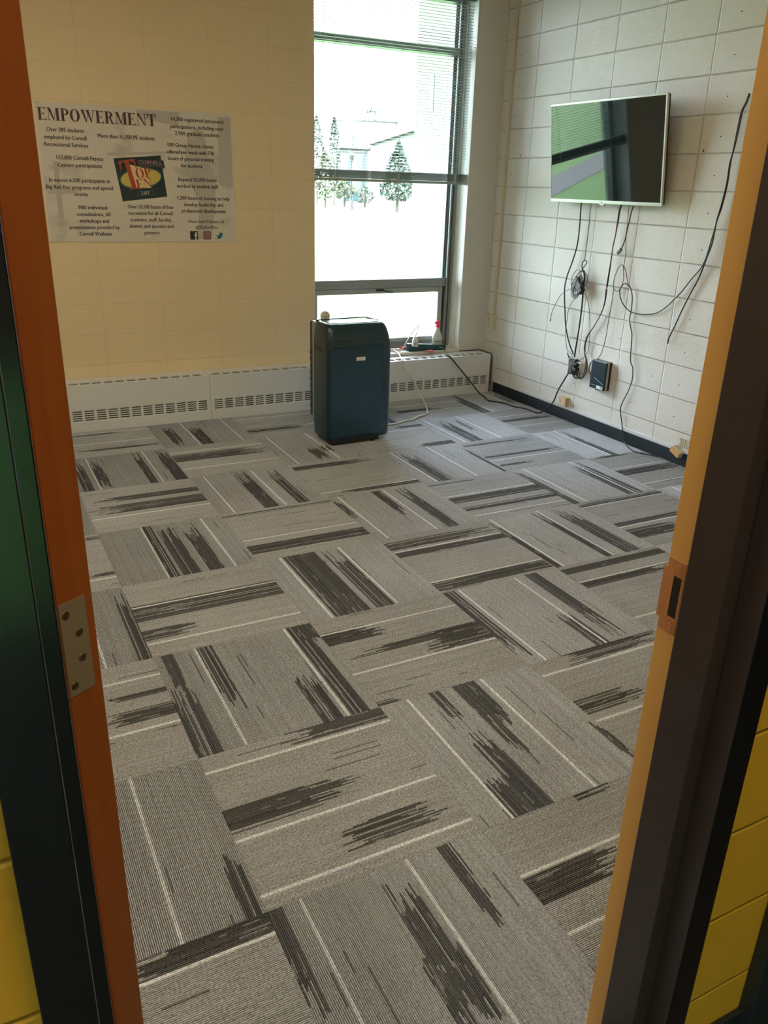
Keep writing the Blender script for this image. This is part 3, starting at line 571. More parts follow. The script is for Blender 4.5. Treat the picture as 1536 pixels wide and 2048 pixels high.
for k in range(10):
    cy, cz = -1.185 + rr.uniform(-.02, .02), 1.005 + rr.uniform(-.03, .035); a0 = rr.uniform(0, 6); ea, eb = rr.uniform(.034, .058), rr.uniform(.045, .085)
    mb.tube([(-.03 - .004 * k, cy + ea * math.cos(t) * math.cos(.5) - eb * math.sin(t) * math.sin(.5) * .5, cz + eb * math.sin(t)) for t in [a0 + 2 * PI * i / 20 for i in range(20)]], .0022, 6, closed=True)
obj('coiled_cord', mb, M_cordg, ad, smooth=True)
for nm in 'DEF': cord('loose_cord', K[nm], .0021, M_cordg, ad)
obj('cord_tip', MB().tube([K['D'][-1], (K['D'][-1][0], K['D'][-1][1] + .004, K['D'][-1][2] - .016)], .004, 8), M_cordg, ad)
cord('cord_arc', [(-.035, -1.20, 1.09), (-.035, -1.165, 1.075), (-.035, -1.135, 1.035), (-.035, -1.15, 1.0)], .003, M_cordb, ad)
cord('cord_arc', [(-.035, -1.205, 1.085), (-.035, -1.25, 1.065), (-.035, -1.262, 1.03), (-.035, -1.24, .99)], .0025, M_cordg, ad)
tag(cord('cable_tie', K['tie'], .0022, M_cordw), 'thin white tie bridging the hanging cables above the outlet', 'cable tie')
c = thing('cable', 'black and red wire pair running from the television down to the wall outlet', 'cable', (-.03, -1.4, .5))
g0 = [(-.022, -1.545, 1.60)] + K['G']
cord('black_wire', g0, .0038, M_cordb, c)
cord('red_wire', [(p[0] - .004, p[1] + .005 * math.sin(k * 1.3), p[2]) for k, p in enumerate(g0[:14])], .0022, M_cordr, c)
obj('tie_band', MB().tube([(-.025, K['G'][5][1], K['G'][5][2] - .005), (-.025, K['G'][5][1] + .002, K['G'][5][2] - .019)], .0056, 8), M_cordw, c)
c = thing('cable', 'short black cable under the television ending in a loose plug', 'cable', (-.05, -1.6, 1.3))
cord('cord', [(-.022, -1.665, 1.60)] + K['H'], .0036, M_cordb, c)
a, b = K['Hplug']; obj('plug', slab(MB(), [(a[i] + b[i]) / 2 for i in range(3)], b[1] - a[1], b[2] - a[2], .045, .020, .012), M_black, c, bev=.003)
c = thing('cable', 'thin red wire looped below the television and curving down to the black hub', 'cable', (-.03, -1.55, .9))
cord('upper_wire', [(-.022, -1.62, 1.60)] + K['I'], .0021, M_cordr, c); cord('wire_loop', K['Iloop'], .0024, M_cordr, c); cord('wire_end', K['Itail'], .0024, M_cordr, c); cord('lower_wire', K['Ired'], .0024, M_cordr, c)
obj('tie_band', MB().tube([(-.02, -1.586, 1.178), (-.02, -1.578, 1.166)], .0050, 8), M_cordw, c)
tag(cord('cable', K['J1'], .0036, M_cordb, sub=4), 'black cable sweeping in a wide loop and then down to the carpet', 'cable')
tag(cord('cable', K['J2'], .0042, M_cordb, sub=4), 'black cable hanging beside the door jamb, its cut end loose on the blocks', 'cable')
# power brick and outlet
pb = thing('power_brick', 'black power brick hanging left of the crowded wall outlet', 'power brick', (-.02, -1.20, .41))
poly = [(0, -1.163, .463), (0, -1.178, .470), (0, -1.205, .462), (0, -1.232, .476), (0, -1.243, .468), (0, -1.238, .42), (0, -1.245, .372), (0, -1.236, .356), (0, -1.21, .365), (0, -1.18, .353), (0, -1.166, .362), (0, -1.170, .41)]
obj('body', MB().prism(poly, (-.040, 0, 0), (-.004, 0, 0)), M_black, pb, bev=.004)
obj('face', MB().box(-.0425, -.040, -1.182, -1.226, .375, .452), M_cordg, pb, bev=.001)
cord('cord_stub', [(-.03, -1.166, .462), (-.03, -1.145, .485), (-.03, -1.135, .505)], .004, M_cordb, pb)
ou = thing('wall_outlet', 'white wall outlet crowded with black plugs between the brick and the hub', 'outlet', (0, -1.27, .45))
obj('cover_plate', MB().box(-.006, 0, -1.232, -1.304, .385, .512), M_white, ou, bev=.002)
for z in (.462, .402): obj('receptacle', MB().box(-.009, -.006, -1.252, -1.286, z, z + .033), M_white, ou, bev=.002)
obj('outlet_tap', MB().box(-.036, -.009, -1.245, -1.294, .398, .46), M_white, ou, bev=.004)
for dz, dy in ((.445, 0), (.413, -.006)):
    pg = obj('plug', slab(MB(), (-.055, -1.268 + dy, dz), 1, .2, .040, .026, .040), M_black, ou, bev=.006)
cord('plug_cord', [(-.06, -1.25, .44), (-.06, -1.225, .42), (-.05, -1.235, .375), (-.045, -1.262, .348), (-.04, -1.282, .358), (-.04, -1.275, .40)], .004, M_cordb, ou)
cord('plug_cord', [(-.06, -1.28, .41), (-.06, -1.30, .37), (-.05, -1.325, .352), (-.05, -1.35, .375), (-.045, -1.36, .43), (-.03, -1.345, .49), (-.03, -1.325, .52)], .0036, M_cordb, ou)
cord('plug_cord', [(-.05, -1.27, .42), (-.05, -1.262, .37), (-.05, -1.278, .345), (-.05, -1.31, .36), (-.05, -1.318, .40)], .0026, M_cordb, ou)
cord('plug_cord', [(-.03, -1.145, .487), (-.03, -1.19, .472), (-.03, -1.23, .462), (-.03, -1.27, .465), (-.03, -1.30, .495)], .0026, M_cordg, ou)
tag(cord('wire', [(-.01, -1.262, .352), (-.01, -1.253, .30), (-.008, -1.245, .262), (-.006, -1.222, .228)], .0018, M_cordy), 'thin pale yellow wire dangling below the wall outlet', 'wire')
hub = thing('network_hub', 'dark flat network hub fixed upright on the wall beside the outlet', 'network hub', (0, -1.5, .42))
obj('body', MB().box(-.050, -.034, -1.428, -1.577, .318, .514), mat('hub_face', (.006, .028, .042), .3), hub, bev=.004)
obj('side_trim', MB().box(-.034, -.014, -1.430, -1.575, .320, .512), M_silver, hub, bev=.002)
obj('back_plate', MB().box(-.014, 0, -1.426, -1.579, .316, .516), M_black, hub, bev=.002)
obj('sticker', MB().box(-.0508, -.0500, -1.502, -1.566, .322, .345), M_label, hub)
obj('sticker_mark', MB().box(-.0512, -.0508, -1.545, -1.560, .326, .341), mat('sticker_blue', (.25, .55, .72), .5), hub)
obj('printed_name', MB().box(-.0506, -.0500, -1.442, -1.486, .338, .346), mat('grey_print', (.16, .20, .24), .5), hub)
obj('scratch_strip', slab(MB(), (-.0503, -1.518, .377), -.1, -.035, .105, .004, .0008), M_silver, hub)  # pale scratch across the hub face
obj('bracket', MB().box(-.030, -.008, -1.468, -1.478, .300, .318).box(-.030, -.008, -1.49, -1.505, .304, .318), M_silver, hub, bev=.002)
obj('power_jack', MB().box(-.040, -.020, -1.402, -1.428, .40, .414), M_black, hub, bev=.003)
cord('jack_cord', [(-.03, -1.403, .407), (-.03, -1.385, .44), (-.03, -1.40, .49), (-.03, -1.42, .50), (-.03, -1.428, .485)], .003, M_cordb, hub)
# small surface boxes
bx = thing('surface_box', 'small beige surface box fixed above the baseboard below the outlet', 'junction box', (0, -1.14, .145))
obj('box_body', MB().box(-.032, 0, -1.105, -1.178, .113, .172), M_tan, bx, bev=.003)
obj('cover', MB().box(-.040, -.032, -1.103, -1.182, .112, .174), mat('beige_cover', (.68, .54, .36), .45), bx, bev=.002)
obj('screw', MB().lathe([(.004, -.0405), (.0038, -.0415), (.0001, -.0415)], (0, -1.128, .142), 10, axis='x'), M_hole, bx)
bx = thing('surface_box', 'beige surface box hanging crooked over the baseboard beside the door jamb', 'junction box', (-.03, -2.29, .09))
obj('cover', slab(MB(), (-.050, -2.292, .087), -.098, -.042, .080, .034, .010), mat('beige_cover_orange', (.70, .45, .18), .45), bx, bev=.002)
obj('box_body', slab(MB(), (-.030, -2.297, .090), -.098, -.042, .076, .046, .032), M_ivory, bx, bev=.003)
bx = thing('wall_box', 'open ivory wall box with bare yoke ears just above the trim near the door jamb', 'junction box', (0, -2.3, .145))
obj('opening', MB().box(-.004, 0, -2.282, -2.322, .116, .172), mat('box_inside', (.45, .40, .26), .6), bx, bev=.001)
for y in (-2.272, -2.328):
    for z in (.124, .166): obj('yoke_ear', MB().tube([(-.006 - 0 * k, y + .009 * math.cos(t), z + .010 * math.sin(t)) for k, t in enumerate([2 * PI * i / 12 for i in range(12)])], .003, 6, closed=True), M_label, bx)
# raceway and its outlet in the corner
rw = thing('cable_raceway', 'ivory cable raceway rising up the corner to a surface outlet', 'raceway', (0, -.14, .64))
obj('channel', MB().box(-.020, 0, -.122, -.146, .632, HC - .01), M_ivory, rw, bev=.003)
bo = obj('outlet_box', MB().box(-.046, 0, -.088, -.160, .515, .637), M_ivory, rw, bev=.003)
mb = MB().box(-.050, -.046, -.087, -.161, .514, .638)
obj('face_plate', mb, M_ivory, bo, bev=.002)
for z in (.604, .548):
    obj('receptacle', MB().lathe([(.0165, -.0502), (.0150, -.0530), (.0001, -.0530)], (0, -.124, z), 16, axis='x'), mat('receptacle_ivory', (.55, .53, .45), .45), bo)
    obj('slots', MB().box(-.0536, -.0530, -.1155, -.1175, z, z + .009).box(-.0536, -.0530, -.1305, -.1325, z, z + .009).box(-.0536, -.0530, -.122, -.126, z - .010, z - .006), M_hole, bo)

# ------------------------------------------------------------------ things on the window sill
zs = ZS
st = thing('power_strip', 'dark green-black power strip lying on the window sill', 'power strip', (-.56, .03, zs), rot=(0, 0, 0))
mb = MB().loft([[(-.728, .010, zs), (-.400, -.005, zs), (-.400, .045, zs), (-.728, .060, zs)], [(-.728, .010, zs + .066), (-.400, -.005, zs + .040), (-.400, .045, zs + .040), (-.728, .060, zs + .066)]])
obj('body', mb, M_teal, st, bev=.007, seg=3)
obj('end_cap', MB().box(-.400, -.382, -.006, .044, zs, zs + .042), M_black, st, bev=.006)
obj('printed_name', MB().quad((-.445, -.0035, zs + .018), (-.410, -.0055, zs + .017), (-.410, -.0055, zs + .021), (-.445, -.0035, zs + .022)), M_label, st)
for k in range(3):
    x = -.64 + k * .07
    obj('socket', MB().quad((x - .02, .0045 - k * .0033, zs + .022), (x + .02, .003 - k * .0033, zs + .020), (x + .02, .003 - k * .0033, zs + .052 - k * .004), (x - .02, .0045 - k * .0033, zs + .054 - k * .004)), mat('socket_green', (.006, .07, .06), .3), st)
pl = thing('safety_plug', 'white safety plug with its looping cord pushed into the power strip', 'plug', (-.68, -.005, zs + .05))
obj('plug_body', MB().loft([[(-.709, -.022, .393), (-.657, -.022, .388), (-.657, .003, .388), (-.709, .003, .393)], [(-.705, -.022, .445), (-.660, -.022, .443), (-.660, .003, .443), (-.705, .003, .445)], [(-.694, -.018, .470), (-.670, -.018, .469), (-.670, .0, .469), (-.694, .0, .470)]]), M_white, pl, bev=.004, seg=3)
mb = MB()
for x in (-.698, -.684, -.670): mb.box(x - .0032, x + .0032, -.0235, -.0215, .402, .424)
obj('buttons', mb, mat('button_grey', (.30, .30, .30), .4), pl)
obj('cord', MB().tube(spline([(-.682, -.009, .468), (-.670, -.005, .50), (-.650, .012, .535), (-.634, .03, .557), (-.630, .04, .552), (-.655, .045, .53), (-.700, .04, .475), (-.738, .035, .425), (-.770, .03, .375), (-.81, .03, .352), (-.87, .04, .350), (-.93, .05, .350)]), .0038, 8), M_cordw, pl, smooth=True)
bt = thing('spray_bottle', 'white spray bottle with red cap and nozzle on the window sill corner', 'bottle', (-.402, .11, zs))
def oval(z, rx, ry): return [(-.402 + rx * math.cos(t), .11 + ry * math.sin(t), z) for t in [2 * PI * i / 24 for i in range(24)]]
obj('bottle_body', MB().loft([oval(zs, .040, .026), oval(zs + .006, .046, .030), oval(zs + .08, .046, .030), oval(zs + .11, .038, .026), oval(zs + .14, .022, .018), oval(zs + .165, .015, .014), oval(zs + .178, .014, .014)]), M_bottle, bt, smooth=True)
obj('label_band', MB().loft([oval(zs + .02, .0466, .0306), oval(zs + .072, .0466, .0306)], caps=False), mat('label_pale', (.70, .80, .76), .5), bt)
obj('label_stripe', MB().loft([[(-.438, .0835, zs + .052), (-.372, .0835, zs + .055), (-.372, .0835, zs + .059), (-.438, .0835, zs + .060)], [(-.438, .079, zs + .052), (-.372, .079, zs + .055), (-.372, .079, zs + .059), (-.438, .079, zs + .060)]]), mat('label_green', (.03, .20, .19), .5), bt)
obj('collar', MB().lathe([(.0001, .170), (.019, .170), (.019, .188), (.0001, .188)], (-.402, .11, zs), 18), M_red, bt)
obj('nozzle', MB().box(-.425, -.385, .098, .122, zs + .196, zs + .222).box(-.410, -.394, .102, .118, zs + .186, zs + .198).box(-.436, -.424, .103, .117, zs + .203, zs + .215), M_red, bt, bev=.004)
def crumple(name, label, cx, cy, cz, L, W, H, seed):
    r_ = random.Random(seed); n = 10; mb = MB(); rings = []
    for k in range(6):
        t = k / 5; ww = math.sin(PI * (.12 + .76 * t))
        rings.append([(cx - L / 2 + L * t + r_.uniform(-.004, .004), cy + W / 2 * ww * math.cos(2 * PI * i / n) + r_.uniform(-.004, .004), cz + H / 2 + H / 2 * ww * math.sin(2 * PI * i / n) * r_.uniform(.8, 1.1)) for i in range(n)])
    return tag(obj(name, mb.loft(rings), mat('red_wrap', (.70, .16, .20), .5)), label, 'tag')
crumple('red_tag', 'crumpled red tag hanging off the sill edge in front of the power strip', -.555, -.035, zs - .004, .085, .05, .02, 3)
crumple('red_tag', 'red scrap lying on the sill behind the left end of the power strip', -.71, .105, zs, .11, .04, .03, 4)
mb = MB().loft([[(-.94, .02, zs + .0005), (-.75, -.01, zs + .0005), (-.72, .075, zs + .0005), (-.90, .10, zs + .0005)], [(-.94, .02, zs + .0025), (-.75, -.01, zs + .0025), (-.72, .075, zs + .0025), (-.90, .10, zs + .0025)]])
tag(obj('paper_sheet', mb, M_paper), 'white sheet of paper on the sill between the air conditioner and the power strip', 'paper')
mb = MB()
for k in range(3): mb.tube([(-.318 + .02 * k + .018 * math.cos(t), .07 + .012 * k + .011 * math.sin(t), zs + .004 + .003 * k) for t in [2 * PI * i / 14 for i in range(14)]], .003, 6, closed=True)
tag(obj('cord_scrap', mb, M_cordw), 'small coil of white cord in the right corner of the sill', 'cord')
# black cord from the strip to the brick
bc = spline([(-.385, .018, .362), (-.43, -.06, .350), (-.47, -.14, .338), (-.470, -.19, .334), (-.455, -.212, .318), (-.41, -.222, .27), (-.36, -.23, .215), (-.30, -.235, .15), (-.25, -.25, .09), (-.215, -.29, .035), (-.20, -.36, .006), (-.235, -.47, .006), (-.20, -.52, .006), (-.156, -.598, .006), (-.15, -.71, .006), (-.10, -.80, .006), (-.099, -.918, .006), (-.08, -.956, .012), (-.05, -.985, .045), (-.03, -1.035, .115), (-.03, -1.073, .205), (-.03, -1.128, .297), (-.03, -1.168, .36)])
tag(obj('mains_cable', MB().tube(bc, .0052, 8), M_cordb, smooth=True), 'black power cord running over the convector, across the carpet and up to the brick', 'power cord')

# ------------------------------------------------------------------ window blind
bl = thing('window_blind', 'grey metal slat blind lowered over the upper part of the window', 'blind', (-.91, .045, 1.63))
bx0, bx1, by = -1.556, -.266, .045
mb = MB(); z = 1.712
zz = [1.705 + .0045 * k for k in range(1)]
while z < 2.86: zz.append(z); z += .0198
for z in zz:
    ring = lambda x: [(x, by - .0125, z - .0008), (x, by - .004, z + .0006), (x, by + .004, z + .0006), (x, by + .0125, z - .0008), (x, by + .0125, z - .0002), (x, by + .004, z + .0012), (x, by - .004, z + .0012), (x, by - .0125, z - .0002)]
    mb.loft([ring(bx0), ring(bx1)])
obj('slats', mb, M_blind, bl)
mb = MB()
for k in range(9):
    z = 1.650 + k * .0060; mb.loft([[(x, by - .0125, z), (x, by + .0125, z), (x, by + .0125, z + .0054), (x, by - .0125, z + .0054)] for x in (bx0, bx1)])
obj('stacked_slats', mb, M_blindrail, bl)
obj('bottom_rail', MB().box(bx0, bx1, by - .014, by + .014, 1.630, 1.648).box(bx0, bx1, by - .013, by + .013, 1.7005, 1.7035), mat('blind_rail_light', (.36, .42, .41), .4, .3), bl, bev=.002)
obj('headrail', MB().box(bx0, bx1, by - .02, by + .02, 2.875, 2.92), M_blindrail, bl, bev=.002)
for x in (-1.394, -.868, -.365):
    obj('ladder_cord', MB().tube([(x, by - .0145, 1.64), (x, by - .0145, 2.88)], .0012, 5), M_blindcord, bl)
    obj('rail_clip', MB().box(x - .010, x + .010, by - .0165, by - .0135, 1.628, 1.706), mat('clip_grey', (.40, .45, .43), .4), bl, bev=.001)
obj('pull_cord', MB().tube([(-1.482, by - .016, 2.88), (-1.485, by - .016, 2.0), (-1.490, by - .016, 1.55)], .0018, 5), M_blindcord, bl)
obj('lift_cord', MB().tube([(-.322, by - .016, 2.88), (-.318, by - .016, 1.64)], .0016, 5), mat('lift_cord_dark', (.05, .05, .05), .6), bl)

# ------------------------------------------------------------------ poster
PX, PZ, PW, PH = -3.385, 2.0175, 1.2215, .8065
def pp(u, v, d=0.0): return (PX + u, -.0050 - d, PZ - v)
m_sheet = bpy.data.materials.new('poster_print'); m_sheet.use_nodes = True
nt = m_sheet.node_tree; b = nt.nodes['Principled BSDF']; setin(b, Roughness=.42, Specular_IOR_Level=.4)
g = N(nt, 'ShaderNodeNewGeometry'); mp = N(nt, 'ShaderNodeMapping'); mp.inputs['Scale'].default_value = (3.4, 1, 4.6); nt.links.new(g.outputs['Position'], mp.inputs['Vector'])
vo = N(nt, 'ShaderNodeTexVoronoi', distance='MANHATTAN'); setin(vo, Scale=1.0); nt.links.new(mp.outputs[0], vo.inputs['Vector'])
nz = N(nt, 'ShaderNodeTexNoise'); setin(nz, Scale=2.2, Detail=3.0); nt.links.new(mp.outputs[0], nz.inputs['Vector'])
rp = N(nt, 'ShaderNodeValToRGB'); e = rp.color_ramp.elements; e[0].position = .32; e[0].color = (.46, .45, .43, 1); e[1].position = .52; e[1].color = (.68, .66, .62, 1)
av = math_n(nt, 'ADD', math_n(nt, 'MULTIPLY', nz.outputs['Fac'], .7), math_n(nt, 'MULTIPLY', vo.outputs['Distance'], .28))
nt.links.new(av, rp.inputs['Fac']); nt.links.new(rp.outputs['Color'], b.inputs['Base Color'])
ps = thing('poster', 'pale EMPOWERMENT statistics poster taped on the cream block wall', 'poster', (PX + PW / 2, 0, PZ - PH))
mb = MB()
n = 14
rings = []
for k in range(n + 1):
    u = PW * k / n; c_ = .0035 * (abs(2 * k / n - 1) ** 4)
    rings.append([(PX + u, -.0015 - c_ * .3, PZ - PH + .002 * math.sin(k)), (PX + u, -.0044, PZ - PH + .002 * math.sin(k)), (PX + u, -.0044, PZ), (PX + u, -.0015, PZ)])
mb.loft(rings)
sheet = obj('sheet', mb, m_sheet, ps)
for ex in (PX - .002, PX + PW - .003): obj('edge', MB().box(ex, ex + .005, -.0050, -.0015, PZ - PH, PZ), mat('poster_edge', (.78, .76, .70), .4), ps)
INK = mat('poster_ink', (.025, .026, .03), .5, vary=.02); INK2 = mat('poster_ink_grey', (.09, .09, .09), .5, vary=.02)
# faint figure and banners of the background photograph
M_faded = mat('poster_faded', (.50, .49, .47), .45)
for pl_ in ([(.93, .13), (.98, .10), (1.03, .12), (1.06, .30), (1.10, .40), (1.08, .60), (1.05, .79), (.96, .79), (.97, .55), (.92, .42), (.90, .25)], [(1.13, .02), (1.215, .02), (1.215, .46), (1.12, .44)],
            [(.60, .01), (.88, .01), (.86, .09), (.62, .06)], [(.07, .33), (.10, .33), (.10, .49), (.20, .49), (.20, .51), (.10, .52), (.10, .66), (.07, .67), (.07, .52), (.02, .52), (.02, .50), (.07, .50)], [(.40, .27), (.90, .24), (.90, .25), (.40, .285)]):
    obj('faded_picture', MB().prism([pp(*q) for q in pl_], (0, .0004, 0), (0, .0002, 0)), M_faded, ps)
TXT = [
("Over 385 students",0.164,0.151,0.218),
("employed by Cornell",0.160,0.193,0.246),
("Recreational Services",0.160,0.234,0.257),
("More than 11,700 PE students",0.529,0.173,0.352),
("153,800 Cornell Fitness",0.234,0.307,0.278),
("Centers participations",0.229,0.349,0.265),
("In excess 6,500 participants at",0.219,0.437,0.366),
("Big Red Rec programs and special",0.216,0.478,0.401),
("events",0.217,0.518,0.079),
("900 individual",0.280,0.596,0.177),
("consultations, 60",0.282,0.637,0.208),
("workshops and",0.281,0.677,0.182),
("presentations provided by",0.281,0.716,0.310),
("Cornell Wellness",0.282,0.756,0.198),
("Over 13,100 hours of free",0.647,0.587,0.295),
("recreation for all Cornell",0.645,0.626,0.289),
("students, staff, faculty,",0.645,0.667,0.272),
("alumni, and spouses and",0.645,0.707,0.288),
("partners",0.644,0.748,0.099),
("14,300 registered intramural",0.992,0.051,0.345),
("participations, including over",0.988,0.094,0.352),
("2,900 graduate students",0.986,0.134,0.293),
("100 Group Fitness classes",0.939,0.205,0.304),
("offered per week with 730",0.936,0.246,0.313),
("hours of personal training",0.936,0.286,0.305),
("for students",0.937,0.327,0.143),
("Beyond 50,000 hours",0.972,0.412,0.259),
("worked by student staff",0.969,0.453,0.280),
("1,200 hours of training to help",1.008,0.527,0.358),
("develop leadership and",1.005,0.568,0.270),
("professional development",1.004,0.608,0.305),
("More Info? Follow Us!",1.018,0.676,0.245),
("@BigRedRec",1.019,0.712,0.155),
]
def text_mesh(s, cx, cv, wid, cap, m, name='printed_text', parent=ps, d=.0006, bold=.0013):
    cu = bpy.data.curves.new('t', 'FONT'); cu.body = s; cu.align_x = 'CENTER'; cu.size = 1.0; cu.resolution_u = 2
    o = bpy.data.objects.new('t', cu); COL.objects.link(o)
    dg = bpy.context.evaluated_depsgraph_get(); me = bpy.data.meshes.new_from_object(o.evaluated_get(dg))
    bpy.data.objects.remove(o); bpy.data.curves.remove(cu)
    xs = [v.co.x for v in me.vertices]; x0, x1 = min(xs), max(xs); sx = wid / (x1 - x0); sy = cap / .70
    vs = [pp(cx + (v.co.x - (x0 + x1) / 2) * sx, cv - (v.co.y - .33) * sy, d) for v in me.vertices]; fs = [tuple(p.vertices) for p in me.polygons]
    bpy.data.meshes.remove(me)
    if bold:
        n0 = len(vs); vs = vs + [(p[0] + bold, p[1] - .00004, p[2] + bold * .3) for p in vs]; fs = fs + [tuple(i + n0 for i in f) for f in fs]
    return vs, fs
def blocks():
    cur = []
    for k, t in enumerate(TXT):
        if cur and (abs(t[1] - cur[-1][1]) > .02 or abs(t[2] - cur[-1][2]) > .05): yield cur; cur = []
        cur.append(t)
    yield cur
for blk in blocks():
    mb = MB()
    for s, u, v, wd in blk:
        mb.add(*text_mesh(s, u, v, wd, .0235 if '@' not in s and 'Info' not in s else .020, INK))
    obj('printed_text', mb, INK2 if 'Info' in blk[0][0] else INK, ps)
# hand-drawn high-contrast serif capitals
def ell(cx, cy, rx, ry, a0=0, a1=2 * PI, n=20): return [(cx + rx * math.cos(a0 + (a1 - a0) * i / n), cy + ry * math.sin(a0 + (a1 - a0) * i / n)) for i in range(n + 1)]
def ringpoly(o, i): return ('ring', o, i)
R4 = lambda x0, x1, y0, y1: [(x0, y0), (x1, y0), (x1, y1), (x0, y1)]
BOWL = [R4(.08, .30, 0, 1), R4(0, .34, .955, 1), R4(0, .38, 0, .045), ringpoly(ell(.30, .74, .43, .26, -PI / 2, PI / 2), ell(.30, .74, .21, .215, -PI / 2, PI / 2))]
GLY = {
 'E': (.78, [R4(.08, .30, 0, 1), R4(0, .70, .955, 1), R4(0, .72, 0, .045), R4(.28, .50, .48, .52), [(.70, 1), (.48, .955), (.66, .90), (.69, .68)], [(.72, 0), (.48, .045), (.68, .11), (.72, .33)], [(.52, .36), (.52, .64), (.50, .64), (.44, .52), (.44, .48), (.50, .36)]]),
 'M': (1.12, [R4(.11, .15, 0, 1), R4(.78, 1.0, 0, 1), [(.06, 1), (.30, 1), (.60, .06), (.52, 0)], [(.52, 0), (.56, 0), (.82, 1), (.78, 1)], R4(0, .26, 0, .045), R4(.68, 1.08, 0, .045), R4(0, .24, .955, 1), R4(.84, 1.08, .955, 1)]),
 'P': (.78, BOWL),
 'O': (.90, [ringpoly(ell(.43, .5, .43, .52), ell(.43, .5, .20, .475))]),
 'W': (1.30, [[(.05, 1), (.29, 1), (.53, .03), (.45, 0)], [(.45, 0), (.49, 0), (.67, .70), (.64, .74)], [(.50, 1), (.74, 1), (.98, .03), (.90, 0)], [(.90, 0), (.94, 0), (1.17, 1), (1.12, 1)], R4(0, .36, .955, 1), R4(.44, .80, .955, 1), R4(1.02, 1.28, .955, 1)]),
 'R': (.90, BOWL + [[(.34, .52), (.54, .50), (.74, .05), (.90, .05), (.90, 0), (.58, 0), (.42, .42)]]),
 'N': (1.0, [R4(.11, .15, 0, 1), R4(.78, .82, 0, 1), [(.03, 1), (.27, 1), (.82, .03), (.74, 0)], R4(0, .28, 0, .045), R4(.64, .95, .955, 1)]),
 'T': (.86, [R4(.29, .51, 0, 1), R4(0, .80, .955, 1), R4(.17, .63, 0, .045), [(0, 1), (0, .66), (.035, .66), (.10, .90), (.24, .955)], [(.80, 1), (.56, .955), (.70, .90), (.765, .66), (.80, .66)]]),
}
def serif(mb, text, f, d):
    x = 0
    for ch in text:
        wd, polys = GLY[ch]
        for p in polys:
            d += .00002
            if p[0] == 'ring':
                o, i = p[1], p[2]
                for k in range(len(o) - 1): mb.quad(*[pp(*f(x + q[0], q[1]), d) for q in (o[k], o[k + 1], i[k + 1], i[k])])
            else: mb.add([pp(*f(x + q[0], q[1]), d) for q in p], [tuple(range(len(p)))])
        x += wd + .03
    return x
def swidth(text): return sum(GLY[c][0] + .03 for c in text) - .03
sw = .711 / swidth('EMPOWERMENT')
mb = MB(); serif(mb, 'EMPOWERMENT', lambda x, y: (.0145 + x * sw, .101 - y * .069), .0006)
obj('title', mb, mat('poster_maroon', (.085, .022, .04), .5), ps)
# TOP TEN LIST panel
lg = obj('logo_panel', MB().prism([pp(.436, .300), pp(.735, .272), pp(.762, .521), pp(.472, .556)], (0, -.0004, 0), (0, -.0007, 0)).prism([pp(.580, .300), pp(.752, .300), pp(.760, .349), pp(.580, .346)], (0, -.0007, 0), (0, -.0009, 0)), mat('logo_dark_teal', (.008, .032, .042), .45, vary=.3), ps)
L_mat = lambda nm, c_: mat(nm, c_, .45, vary=.05)
def ellp(cu, cv, ru, rv, ang, n=36): return [(cu + ru * math.cos(t) * math.cos(ang) - rv * math.sin(t) * math.sin(ang), cv + ru * math.cos(t) * math.sin(ang) + rv * math.sin(t) * math.cos(ang)) for t in [2 * PI * i / n for i in range(n)]]
mb = MB()
for (q, d) in (((.599, .413, .139, .064, -.15), .00105),): mb.prism([pp(u, v, d) for u, v in ellp(*q)], (0, 0, 0), (0, -.00005, 0))
obj('logo_oval_edge', mb, L_mat('logo_teal', (.02, .13, .16)), lg)
obj('logo_oval', MB().prism([pp(u, v, .00115) for u, v in ellp(.599, .413, .130, .056, -.15)], (0, 0, 0), (0, -.00005, 0)), L_mat('logo_yellow', (.62, .50, .12)), lg)
mb = MB().prism([pp(.520, .330, .00125), pp(.622, .352, .00125), pp(.660, .470, .00125), pp(.560, .476, .00125)], (0, 0, 0), (0, -.00005, 0))
obj('logo_glow', mb, L_mat('logo_cream', (.72, .62, .35)), lg)
def slant(u0, v0, sx, sy, k, tilt): return lambda x, y: (u0 + x * sx - (y * sy) * k, v0 - y * sy - x * sx * tilt)
mb = MB(); d = .0014
serif(mb, 'T', slant(.503, .488, .128, .172, .235, .17), d)
serif(mb, 'OP', slant(.574, .416, .060, .060, .20, .12), d)
serif(mb, 'EN', slant(.572, .478, .058, .056, .18, .12), d)
obj('logo_letters', mb, L_mat('logo_red', (.40, .055, .035)), lg)
obj('logo_box', MB().prism([pp(.571, .494, .0012), pp(.676, .482, .0012), pp(.674, .511, .0012), pp(.571, .521, .0012)], (0, 0, 0), (0, -.00005, 0)), L_mat('logo_teal_box', (.02, .16, .19)), lg)
obj('logo_box_inner', MB().prism([pp(.575, .497, .0013), pp(.672, .486, .0013), pp(.670, .508, .0013), pp(.575, .517, .0013)], (0, 0, 0), (0, -.00005, 0)), L_mat('logo_navy', (.006, .03, .04)), lg)
obj('logo_list', MB().add(*text_mesh('LIST', .622, .502, .052, .017, None, d=.0015)), L_mat('logo_white', (.62, .60, .55)), lg)
obj('logo_name', MB().add(*text_mesh('CORNELL', .666, .316, .150, .024, None, d=.0012)), L_mat('logo_pink', (.42, .22, .26)), lg)
obj('logo_subtitle', MB().add(*text_mesh('RECREATIONAL SERVICES', .669, .337, .164, .012, None, d=.0012)), L_mat('logo_grey', (.40, .37, .32)), lg)
